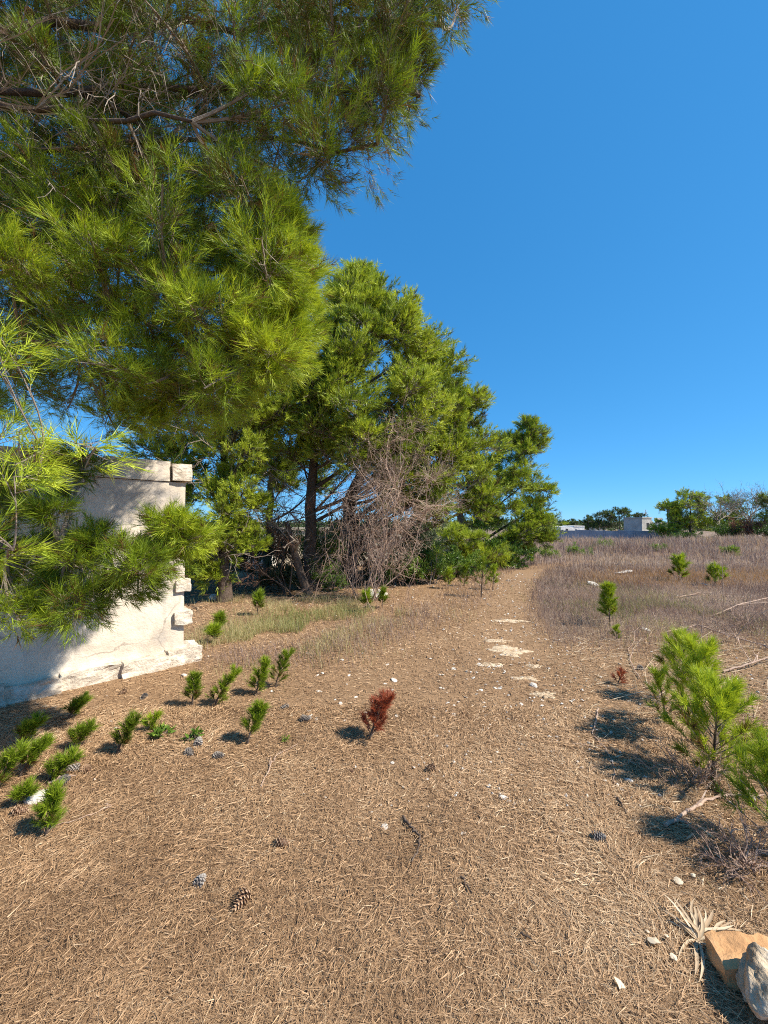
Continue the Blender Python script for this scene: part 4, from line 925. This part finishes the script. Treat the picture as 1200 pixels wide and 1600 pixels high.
bare_tree('second bare tree with fine grey twigs at the right end of the field', 1172, 44, 760, .8, 72, 'twig')

rng = np.random.default_rng(321); mb = MB(); n = 16000; ang = rng.uniform(-.55, 1.15, n); dist = rng.uniform(95, 150, n); x = dist * np.tan(ang * .8); y = dist
hgt = 2.3 + 2.2 * fbm(x * .09, y * .05, 400) + 1.2 * fbm(x * .3, y * .1, 401); z = gh(x, y) + hgt * rng.random(n) ** .6
leaves(mb, np.stack([x, y, z], 1), rng.normal(size=(n, 3)), rng.uniform(.5, 1.3, n), .45, np.clip(.35 + .2 * rng.normal(0, 1, n), 0, 1))
tag(mb.build('distant_wood', M['needle_dark']), 'dark band of distant woodland along the horizon', 'woodland', kind='stuff')
# ------------------------------------------------------------------ dry grass and litter
rng = np.random.default_rng(500)
def seg_dist(x, y, poly):
    poly = np.asarray(poly, float); best = np.full(x.shape, 1e9)
    for a_, b_ in zip(poly[:-1], poly[1:]):
        ab = b_ - a_; t = np.clip(((x - a_[0]) * ab[0] + (y - a_[1]) * ab[1]) / (ab @ ab), 0, 1)
        best = np.minimum(best, np.hypot(x - a_[0] - t * ab[0], y - a_[1] - t * ab[1]))
    return best
def on_wall(x, y):
    s_ = (x - WA[0]) * WD[0] + (y - WA[1]) * WD[1]; n_ = (x - WA[0]) * WN[0] + (y - WA[1]) * WN[1]
    return (s_ > -.16) & (n_ < .1) & (n_ > -.45)
def sample(n, d0, d1, pw, wide=1.06, pad=.4):
    u = rng.random(n); e = 2 - pw
    d = (d0 ** e + u * (d1 ** e - d0 ** e)) ** (1 / e); x = rng.uniform(-1, 1, n) * (wide * d + pad); return x, d
LB = [(-1.5, 4.5), (-.6, 5.0), (.1, 5.8), (1.05, 7.2), (2.2, 9.4), (3.3, 11.6), (4.6, 13.4)]
# fallen needles
mb = MB()
x, y = sample(40000, 1.0, 3.4, 1.0); k = ~on_wall(x, y) & (rng.random(len(x)) < np.clip(.8 + .8 * fbm(x * .8, y * .8, 97), .3, 1)); x, y = x[k], y[k]; n = len(x)
az = 2.2 * fbm(x * 1.1, y * 1.1, 91) * PI + .35 * PI + rng.normal(0, .85, n); ln = rng.uniform(.025, .065, n); w = rng.uniform(.0008, .0013, n) * (0.72 + .28 * y)
zb = gh(x, y) + .010 * fbm(x * 5, y * 5, 31) + rng.uniform(.001, .009, n); d = np.stack([np.cos(az), np.sin(az), rng.normal(.04, .14, n)], 1); s_ = np.stack([-np.sin(az), np.cos(az), rng.normal(0, .5, n)], 1)
p0 = np.stack([x, y, zb], 1); bend = rng.normal(0, .06, n)[:, None] * s_ * ln[:, None]
m_ = p0 + d * ln[:, None] * .5 + bend; m_[:, 2] += rng.uniform(.0, .004, n); t_ = p0 + d * ln[:, None]; h_ = s_ * (w / 2)[:, None]
V = np.stack([p0 + h_, p0 - h_, m_ - h_, m_ + h_, t_], 1); bb = np.arange(n)[:, None] * 5
va = np.clip(.52 + .18 * rng.normal(0, 1, n) + .30 * fbm(x * .9, y * .9, 95) + .25 * fbm(x * 3.1, y * 3.1, 96), 0, 1)
mb.add(V.reshape(-1, 3), np.concatenate([bb + np.array([[0, 1, 2]]), bb + np.array([[0, 2, 3]]), bb + np.array([[3, 2, 4]])]), np.repeat(va, 5))
x, y = sample(160000, 1.0, 3.4, 1.0); x2, y2 = sample(140000, 3.2, 11.0, 1.25); x = np.concatenate([x, x2]); y = np.concatenate([y, y2]); k = ~on_wall(x, y) & (rng.random(len(x)) < np.clip(.85 + .8 * fbm(x * .8, y * .8, 97), .35, 1)) & ((field_mask(x, y) < .5) | (rng.random(len(x)) < .12)); pt = np.abs(x - path_x(y)); k &= rng.random(len(x)) < np.where((pt < .5) & (y > 4.5), .45, 1); x, y = x[k], y[k]; n = len(x)
az = 2.2 * fbm(x * 1.1, y * 1.1, 91) * PI + rng.normal(0, .9, n); ln = rng.uniform(.025, .07, n); w = (.0007 + .0011 * y) * rng.uniform(.6, 1.2, n)
zb = gh(x, y) + rng.uniform(.004, .014, n); d = np.stack([np.cos(az), np.sin(az), rng.normal(.06, .16, n)], 1); s_ = np.stack([-np.sin(az), np.cos(az), rng.normal(0, .6, n)], 1)
p0 = np.stack([x, y, zb], 1); V = np.stack([p0 + s_ * (w / 2)[:, None], p0 - s_ * (w / 2)[:, None], p0 + d * ln[:, None]], 1)
mb.add(V.reshape(-1, 3), np.arange(n * 3).reshape(-1, 3), np.repeat(np.clip(.53 + .2 * rng.normal(0, 1, n) + .3 * fbm(x * .9, y * .9, 95) + .2 * fbm(x * 3.1, y * 3.1, 96), 0, 1), 3))
tot['litter'] = mb.tris()
tag(mb.build('needle_litter', M['litter']), 'thick brown carpet of fallen pine needles covering the ground', 'pine needles', kind='stuff')
# fine purple-grey dry grass beside the path
mb = MB()
x, y = sample(230000, 4.2, 14.5, 1.2); dl = seg_dist(x, y, LB); pr = np.exp(-(dl / (.36 + .03 * y)) ** 2) * .62
rt_ = field_mask(x, y) * (y < 14) * np.clip(1.0 + .9 * fbm(x * .6, y * .6, 101), .15, 1.3); pr = np.maximum(pr, rt_) * (x - path_x(y) < 1.05 * y)
k = (rng.random(len(x)) < pr * .75) & ~((np.abs(x - path_x(y) + .25 * fbm(x * 1.3, y * 1.3, 140)) < .25 + .22 * rng.random(len(x))) & (y < 13)); x, y = x[k], y[k]; n = len(x)
hh = rng.uniform(.07, .24, n) * (1 + .5 * fbm(x * .8, y * .8, 103)); org = sst(9.0, 10.5, y) * sst(13.5, 11.5, y) * sst(1.2, 2.2, x - path_x(y))
lft = seg_dist(x, y, LB) < 1.0
va = np.where(rng.random(n) < org * .5, rng.uniform(.86, 1, n), np.clip(.47 + .16 * rng.normal(0, 1, n) + .4 * fbm(x * .7, y * .7, 104), 0, .78) + .17 * lft * (rng.random(n) < .6))
blades(mb, np.stack([x, y, gh(x, y) - .01], 1), hh, .0016 * (1 + .28 * y), rng.uniform(0, 2 * PI, n) * .6 + 2.2, rng.uniform(.15, 1.1, n), va)
tot['g1'] = mb.tris()
tag(mb.build('dry_grass', M['grass']), 'fine purple-grey dry grass growing along both sides of the path', 'grass', kind='stuff')
# pale and half-green grass by the wall corner and right verge
mb = MB()
x = np.concatenate([rng.normal(-1.55, .55, 9000), rng.normal(4.9, .9, 9000), rng.normal(-.6, .8, 6000), rng.normal(-2.2, .8, 2500)]); y = np.concatenate([rng.normal(5.4, .55, 9000), rng.normal(7.2, 1.3, 9000), rng.normal(7.0, .7, 6000), rng.normal(7.6, .5, 2500)])
k = ~on_wall(x, y) & (fbm(x * 1.5, y * 1.5, 111) > .0); x, y = x[k], y[k]; n = len(x)
va = np.clip(.95 + .2 * rng.normal(0, 1, n) + .7 * fbm(x * 1.2, y * 1.2, 113) - .35 * (x > 3), 0, 1)
blades(mb, np.stack([x, y, gh(x, y) - .01], 1), rng.uniform(.06, .22, n), .0045, rng.uniform(0, 2 * PI, n), rng.uniform(.1, .9, n), va)
tag(mb.build('verge_grass', M['grass_green']), 'straw and half-green grass by the wall corner and right verge', 'grass', kind='stuff')
# tall dry weeds of the open field
mb = MB()
x, y = sample(22000, 11.5, 40, 1.15, 1.05, 1); k = (x > np.where(y < 14, path_x(y) + .5, 4.6 + .12 * (y - 14))) & (rng.random(len(x)) < sst(11.0, 13, y)); x, y = x[k], y[k]; n = len(x)
cx = np.repeat(x, 6) + rng.normal(0, .10, n * 6); cy = np.repeat(y, 6) + rng.normal(0, .10, n * 6); n6 = n * 6
th_ = np.repeat(.30 + .16 * rng.normal(0, 1, n) + .25 * fbm(x * .25, y * .25, 121), 6); cv = np.repeat(np.clip(.50 + .16 * rng.normal(0, 1, n) + .4 * fbm(x * .2, y * .2, 123), 0, .8), 6)
st_ = np.repeat(rng.random(n) < .2, 6); cv = np.where(st_, rng.uniform(.66, .82, n6), cv); th_ = np.where(st_, th_ * 1.2, th_)
hh = np.clip(th_ * rng.uniform(.5, 1.3, n6) * (0.75 + .5 * sst(13, 24, cy)) * (1 - .35 * sst(26, 34, cy)), .08, .95)
blades(mb, np.stack([cx, cy, gh(cx, cy) - .02], 1), hh, .0015 * (1 + .5 * cy), rng.uniform(0, 2 * PI, n6), rng.uniform(.05, .75, n6), np.clip(cv + rng.normal(0, .08, n6), 0, .82))
tot['g2'] = mb.tris()
tag(mb.build('field_weeds', M['grass']), 'tall purplish-brown dry weeds covering the open field', 'dry weeds', kind='stuff')
for i_, (px, py, w, h, lb) in enumerate(((945, 858, 1.6, .7, 'yellow-green weed patch in the field in front of the far wall'), (905, 868, 1.3, .6, 'yellowish weed clump at the left of the field'), (1030, 862, .9, .5, 'small green weed clump in the middle of the dry field'), (860, 872, 1.2, .5, 'low weed clump where the path bends'), (1140, 868, .7, .5, 'green weed clump in the dry field at right'))):
    leafy(lb, px, py, None, w, h, 900, .12, 'leaf', .85, 70 + i_, name='weed_clump', nst=12, asp=.2)

# ------------------------------------------------------------------ bare limestone patches of the path
def slab(px, py, wpx, hpx, seed, label):
    p = G(px, py); d = p[1]; w = wpx / FPX * d; dep = hpx / FPX * d * d / EYE * 1.0
    r_ = np.random.default_rng(seed); n = 54; a_ = np.linspace(0, 2 * PI, n, endpoint=False); rr = 1 + .8 * fbm(np.cos(a_) * 2.2 + seed, np.sin(a_) * 2.2, seed) + .13 * r_.normal(0, 1, n)
    rings = []; 
    for f, dz in ((1.0, -.012), (.88, .003), (.6, .007), (.3, .008)):
        xx = p[0] + np.cos(a_) * rr * w / 2 * f; yy = p[1] + np.sin(a_) * rr * dep / 2 * f; rings.append(np.stack([xx, yy, gh(xx, yy) + dz + .004 * fbm(xx * 12, yy * 12, seed)], 1))
    V = np.vstack(rings + [np.array([[p[0], p[1], p[2] + .011]])]); F = []; mb = MB()
    k_ = np.arange(n); k2 = (k_ + 1) % n
    q_ = np.vstack([np.stack([i_ * n + k_, i_ * n + k2, (i_ + 1) * n + k2, (i_ + 1) * n + k_], -1) for i_ in range(3)])
    mb.add(V, q_); mb.add(V, np.stack([3 * n + k_, 3 * n + k2, np.full(n, 4 * n)], -1))
    tag(mb.build('bedrock_patch', M['bedrock'], smooth=True), label, 'bare rock', 'bare limestone patches in the path')
for i_, (px, py, w, h, lb) in enumerate(((797, 1017, 62, 14, 'largest bare cream limestone patch in the path'), (768, 1038, 42, 8, 'bare limestone patch left of and below the largest one'), (834, 1041, 32, 6, 'bare limestone patch right of and below the largest one'),
        (822, 1060, 42, 7, 'bare limestone strip third down the path'), (850, 1086, 40, 9, 'nearest bare limestone patch at the lower end of the path'), (775, 1001, 40, 5, 'thin bare limestone patch just above the largest one'), (800, 970, 48, 5, 'far thin bare limestone patch up the path'))):
    slab(px, py, w, h, 300 + i_, lb)

# ------------------------------------------------------------------ stones
smesh = [stone_mesh('stone', M['pebble'], s_) for s_ in range(1, 6)]; srng = random.Random(8)
def put_stone(px, py, size, label, group=None, me=None, flat=1.0, pos=None):
    p = G(px, py) if pos is None else pos; o = bpy.data.objects.new('stone', me or smesh[srng.randrange(5)]); C.objects.link(o)
    o.location = (p[0], p[1], p[2] + size * .10 * flat); o.scale = (size * srng.uniform(.8, 1.3), size * srng.uniform(.7, 1.1), size * flat * srng.uniform(.6, 1)); o.rotation_euler = (srng.uniform(-.3, .3), srng.uniform(-.3, .3), srng.uniform(0, 6.28))
    tag(o, label, 'stone', group); return o
put_stone(288, 1056, .07, 'round white stone at the foot of the wall end')
put_stone(58, 1250, .13, 'white stone under the pine sprig at far left')
put_stone(786, 1247, .05, 'white stone in the middle of the litter, right of the bent twig')
put_stone(601, 1293, .04, 'small white stone left of the bent dark twig')
put_stone(983, 1221, .05, 'white stone left of the front young pine')
put_stone(968, 897, .42, 'pale flat boulder in the orange grass, left of two', flat=.45); put_stone(978, 895, .40, 'pale flat boulder in the orange grass, right of two', flat=.6)
put_stone(928, 914, .30, 'low grey stone in the purple grass near the path', flat=.5); put_stone(1100, 914, .22, 'pale stone at the foot of the low field pine', flat=.6)
put_stone(590, 930, .55, 'pale flat stone in front of the dead shrub', flat=.3); put_stone(336, 936, .25, 'pale stone in shade behind the wall end'); put_stone(803, 886, .35, 'flat pale stone at the foot of the right pine', flat=.35)
put_stone(1070, 985, .14, 'pale stone among debris behind the right-hand clump', flat=.6); put_stone(1010, 985, .16, 'pale flat stone in the debris right of the purple grass', flat=.5)
put_stone(617, 1064, .085, 'flat pale stone above the dead red seedling', flat=.5); put_stone(833, 1072, .07, 'white stone beside the nearest bare rock patch')
for i_ in range(85):                                                                # scattered small stones of the path
    if i_ < 60: px = srng.uniform(470, 860); py = srng.uniform(985, 1130); sz = srng.uniform(.018, .05)
    else: px = srng.uniform(500, 1000); py = srng.uniform(1130, 1330); sz = srng.uniform(.012, .026)
    put_stone(px, py, sz, 'small white limestone chip scattered over the path and litter', 'small stones scattered on the path', flat=.6)
# fine gravel, uncountable
rng = np.random.default_rng(901); mb = MB(); x, y = sample(5200, 2.2, 12, 1.2); pr = np.exp(-((x - path_x(y)) / (.7)) ** 2) * .9 + .05 + .25 * (x > path_x(y) + .4) * (y < 6.5); k = (rng.random(len(x)) < pr) & ~on_wall(x, y); x, y = x[k], y[k]; n = len(x)
sz = rng.uniform(.004, .013, n) * (.7 + .12 * y); c_ = np.stack([x, y, gh(x, y) + sz * .35 + .005], 1)
o6 = np.array([[1, 0, 0], [0, 1, 0], [-1, 0, 0], [0, -1, 0], [0, 0, .6], [0, 0, -.6]]); V = c_[:, None] + (o6[None] + rng.normal(0, .25, (n, 6, 3))) * sz[:, None, None]
F8 = np.array([[0, 1, 4], [1, 2, 4], [2, 3, 4], [3, 0, 4], [1, 0, 5], [2, 1, 5], [3, 2, 5], [0, 3, 5]]); mb.add(V.reshape(-1, 3), (np.arange(n)[:, None, None] * 6 + F8[None]).reshape(-1, 3))
tag(mb.build('gravel', M['pebble']), 'fine pale gravel strewn along the path', 'gravel', kind='stuff')
# bleached debris on the right
mb = MB(); x = np.concatenate([rng.uniform(1.4, 5.2, 2600), rng.normal(1.5, .6, 500)]); y = np.concatenate([rng.uniform(2.0, 6.3, 2600), rng.normal(1.9, .5, 500)]); k = (x > path_x(y) + .55 - .4 * rng.random(len(x))) & (x < 1.15 * y + .3); x, y = x[k], y[k]; n = len(x); az = rng.uniform(0, 2 * PI, n)
leaves(mb, np.stack([x, y, gh(x, y) + .012], 1), np.stack([np.cos(az), np.sin(az), rng.normal(.05, .2, n)], 1), rng.uniform(.02, .10, n), rng.uniform(.003, .010, n), np.clip(rng.normal(.45, .25, n), 0, 1))
n = 1700; x = rng.uniform(1.6, 5.8, n); y = rng.uniform(3.2, 6.5, n); k = (x > path_x(y) + .8); x, y = x[k], y[k]; n = len(x); az = rng.uniform(0, 2 * PI, n); ln = rng.uniform(.08, .4, n); p0 = np.stack([x, y, gh(x, y) + .02], 1)
prisms(mb, p0, p0 + np.stack([np.cos(az), np.sin(az), rng.normal(.05, .12, n)], 1) * ln[:, None], .0022, .0012, np.clip(rng.normal(.5, .2, n), 0, 1))
tag(mb.build('bleached_debris', M['straw']), 'bleached leaf scraps and stalks strewn over the right side', 'plant debris', kind='stuff')

# ------------------------------------------------------------------ twigs and dead branches on the ground
def twig(pts, r, label, m='deadwood', side=0, seed=0, name='fallen_twig', cat='twig'):
    global rng; rng = np.random.default_rng(4000 + seed); q = []
    for t_ in pts:
        p = G(t_[0], t_[1]); p[2] += (t_[2] if len(t_) > 2 else 0) + r + .008; q.append(p)
    q = np.array(q); n_ = 5 * (len(q) - 1) + 1; k_ = np.linspace(0, len(q) - 1, n_); st = np.stack([np.interp(k_, np.arange(len(q)), q[:, a_]) for a_ in range(3)], 1)
    st[1:-1] += rng.normal(0, .004, (n_ - 2, 3)); ln = np.linalg.norm(st[-1] - st[0])
    root = thing(name, label, cat, st[0]); mb = MB(); tube(mb, st, np.linspace(r, r * .4, n_), 6, .6, rough=.08, seed=seed); mb.build('stick', M[m], root, smooth=True)
    if side:
        i_ = rng.integers(2, n_ - 1, side); dd = nrm(st[i_] - st[i_ - 1]) + rng.normal(0, .5, (side, 3)) * np.array([1, 1, .35]); sg, _, _ = branching(st[i_], dd, ln * rng.uniform(.15, .4, side), r * .5, [(2, .5, .4)], .15)
        fb = MB(); add_branching(fb, sg, .6); fb.build('side_twigs', M[m], root, kind='stuff')
twig([(630, 1280), (640, 1298), (655, 1310), (656, 1325), (643, 1352)], .008, 'dark twig bent like a hook in the middle foreground', 'bark', 0, 1)
twig([(408, 1232), (425, 1195), (432, 1182), (465, 1165)], .005, 'thin pale twig below the yellowing seedling', side=2, seed=2)
twig([(720, 1375), (738, 1400)], .006, 'short dark twig right of the hooked twig', 'bark', 0, 3)
twig([(815, 1462), (838, 1478)], .005, 'short dark stick low in the right foreground', 'bark', 0, 4)
twig([(965, 1250), (978, 1275)], .006, 'short dark twig left of the bleached branch', 'bark', 0, 5)
twig([(935, 1110), (930, 1135), (926, 1150), (945, 1172), (957, 1192), (961, 1228)], .006, 'long crooked pale twig left of the front young pine', side=4, seed=6)
twig([(1040, 1295), (1075, 1272), (1105, 1255), (1140, 1248), (1195, 1246)], .010, 'bleached forked branch in front of the right-hand clump', side=5, seed=7, name='fallen_branch', cat='branch')
twig([(1000, 1062), (985, 1035), (982, 1015), (993, 1003)], .006, 'curved pale twig left of the rear young pine', side=2, seed=8)
twig([(1130, 1052), (1175, 1045, .04), (1215, 1035, .08)], .012, 'thick bleached branch behind the clump near the right edge', side=4, seed=9, name='fallen_branch', cat='branch')
twig([(1040, 990), (1090, 985, .06), (1150, 1005, .05), (1220, 1020, .03)], .012, 'long bleached branch lying behind the right-hand clump', side=6, seed=10, name='fallen_branch', cat='branch')
twig([(1115, 965, .02), (1160, 955, .12), (1215, 945, .15)], .014, 'raised dead branch at the right edge in the green grass', side=6, seed=11, name='fallen_branch', cat='branch')
twig([(1060, 935), (1095, 930, .04), (1140, 934, .05)], .012, 'thin pale branch lying in the green grass at right', side=4, seed=12, name='fallen_branch', cat='branch')
twig([(165, 1260), (175, 1262), (135, 1280), (90, 1292)], .004, 'fine straw twig right of the tufted seedling', seed=13)
twig([(75, 1228, .0), (95, 1222, .02), (118, 1218, .01)], .007, 'bent grey stem beside cones at far left', seed=14)
def stalk(px, py, h, lean, label, seed):
    global rng; rng = np.random.default_rng(5000 + seed); p = G(px, py); root = thing('dry_stalk', label, 'stalk', p); mb = MB()
    st = bez(p - np.array([0, 0, .02]), p + np.array([lean * h * .2, 0, h * .55]), p + np.array([lean * h, 0, h]), 8); tube(mb, st, np.linspace(.008, .003, 8), 5, .6, rough=.05); mb.build('stem', M['deadwood'], root)
    sg, _, _ = branching(st[[3, 4, 5, 6]], rng.normal(0, .6, (4, 3)) + np.array([0, 0, .7]), h * .25, .003, [(3, .5, .5)], .2); fb = MB(); add_branching(fb, sg, .55); fb.build('side_twigs', M['deadwood'], root, kind='stuff')
stalk(1095, 1010, .55, .12, 'bare upright stalk just behind the right-hand clump', 1)
stalk(1130, 935, .95, 0, 'tall thin stalk standing in the field at right', 2)
stalk(1170, 960, .55, .2, 'dry stalk near the right edge, taller of two', 3); stalk(1150, 968, .40, -.4, 'dry stalk near the right edge leaning left', 4)
stalk(905, 935, .35, .1, 'small dry stalk in the purple grass by the path', 5); stalk(1055, 900, .6, -.1, 'thin stalk in the orange grass left of the round pine', 6)
def brush(px, py, h, n0, label, seed):
    global rng; rng = np.random.default_rng(6000 + seed); p = G(px, py); root = thing('dry_brush', label, 'dead plant', p)
    sg, _, _ = branching(np.tile(p, (n0, 1)) + rng.normal(0, h * .35, (n0, 3)) * np.array([1, .6, 0]), np.stack([rng.normal(0, .8, n0), rng.normal(0, .6, n0), np.full(n0, .5)], 1), h, .004, [(4, .55, .5), (3, .55, .5)], .22)
    fb = MB(); add_branching(fb, sg, .4); fb.build('twigs', M['deadwood'], root, kind='stuff')
brush(1090, 1222, .20, 26, 'dry brown brush at the foot of the front young pine', 1); brush(1170, 985, .35, 22, 'tangle of bleached brush at the right edge of the verge', 2); brush(1165, 1350, .16, 30, 'dark dry brush in shade near the right edge', 3); brush(1120, 990, .25, 16, 'low bleached brush behind the long branch', 4)

# ------------------------------------------------------------------ rock corner, bottom right
p = G(1184, 1588); o = bpy.data.objects.new('rock', stone_mesh('rock', M['rock'], 13, .5, 5, .9, .26)); C.objects.link(o)
o.location = (p[0] + .045, p[1] + .03, p[2] + .06); o.scale = (.165, .19, .18); o.rotation_euler = (.1, .1, 2.3)
for pl in o.data.polygons: pl.use_smooth = True
tag(o, 'pitted white limestone rock at the bottom right corner', 'rock')
p2 = G(1170, 1556); V, F = rough_block((.23, .13, .07), 68, .010, 12, .12); mb = MB(); a_ = -.2
Vr = np.stack([V[:, 0] * math.cos(a_) - V[:, 1] * math.sin(a_), V[:, 0] * math.sin(a_) + V[:, 1] * math.cos(a_), V[:, 2] + .12 * V[:, 0]], 1); mb.add(Vr + p2 + np.array([.06, .06, .045]), F)
tag(mb.build('broken_brick', M['terracotta'], smooth=True), 'flat ochre-orange stone block behind the white rock at the corner', 'brick')
pd = G(1092, 1474); root = thing('dried_rosette', 'dried bleached rosette of strap leaves beside the orange block', 'dead plant', pd); rng = np.random.default_rng(44)
for i_, (az_, ln_, el) in enumerate(((1.75, .17, .5), (1.45, .16, .6), (1.15, .14, .35), (.85, .16, .25), (.55, .18, .2), (.35, .19, .12), (.15, .2, .1), (-.05, .19, .08), (-.25, .17, .1), (2.1, .13, .4), (2.6, .08, .3), (3.1, .13, .03), (3.9, .16, .03), (4.3, .17, .03), (1.6, .11, .9), (.7, .12, .6), (.3, .12, .5), (5.4, .1, .2), (.95, .17, .15), (.65, .15, .4), (.05, .16, .3), (-.15, .14, .4), (1.3, .18, .25), (.45, .17, .3), (.22, .21, .04), (2.3, .1, .15))):
    n_ = 7; t_ = np.linspace(0, 1, n_); wd = .0058 * np.sin(np.clip(t_ * .9 + .1, 0, 1) * PI) ** .6 * rng.uniform(.7, 1.2); dv = np.array([math.cos(az_), math.sin(az_), 0]); sd = np.array([-dv[1], dv[0], 0])
    c_ = pd + dv * (ln_ * t_)[:, None] * math.cos(el) + np.array([0, 0, 1.0]) * (ln_ * t_ * math.sin(el) - .5 * ln_ * t_ ** 2 * math.sin(el) + .012)[:, None] + sd * (rng.normal(0, .045) * t_ ** 2 + rng.normal(0, .006) * np.sin(t_ * 7))[:, None]
    up = np.array([0, 0, .5]); V = np.stack([c_ + sd * wd[:, None] + up * wd[:, None], c_, c_ - sd * wd[:, None] + up * wd[:, None]], 1).reshape(-1, 3); k_ = np.arange(n_ - 1)[:, None] * 3
    mb = MB(); mb.add(V, np.concatenate([k_ + np.array([[0, 1, 4, 3]]), k_ + np.array([[1, 2, 5, 4]])]), rng.uniform(.15, .95) - .2 * (np.arange(21) // 3 / 6.)); mb.build('leaf', M['straw'], root, smooth=True)
def flake(px, py, s_, seed, label):
    r_ = np.random.default_rng(seed); p = G(px, py); n_ = 9; a_ = np.linspace(0, 2 * PI, n_, endpoint=False); rr = s_ * r_.uniform(.5, 1.1, n_); V = np.stack([p[0] + np.cos(a_) * rr, p[1] + np.sin(a_) * rr, p[2] + .016 + .25 * s_ * np.cos(a_ + seed)], 1); V2 = V + np.array([0, 0, .003]); c_ = p + np.array([0, 0, .022])
    mb = MB(); k_ = np.arange(n_); k2 = (k_ + 1) % n_; mb.add(np.vstack([V2, c_[None]]), np.stack([k_, k2, np.full(n_, n_)], -1), .9); mb.add(np.vstack([V, V2]), np.stack([k_, k2, k2 + n_, k_ + n_], -1), .7)
    tag(mb.build('bark_flake', M['straw']), label, 'flake', 'pale flakes near the dried rosette')
for i_, (px, py, s_, lb) in enumerate(((1022, 1478, .022, 'pale curled flake left of the dried rosette, largest of the bits'), (1012, 1463, .010, 'small pale flake above the largest one'), (1042, 1470, .010, 'small pale flake between the largest one and the rosette'), (968, 1545, .018, 'pale flake lying low in the litter, nearest the bottom edge'), (1052, 1503, .012, 'pale flake just below the left rosette leaf'), (1060, 1382, .018, 'pale flake near the dark brush at right'), (1083, 1374, .012, 'small pale flake left of the dark brush shade'))):
    flake(px, py, s_, 70 + i_, lb)
print('TRIS', {k: int(v) for k, v in tot.items()}, sum(len(o.data.polygons) for o in SC.objects if o.type == 'MESH'))
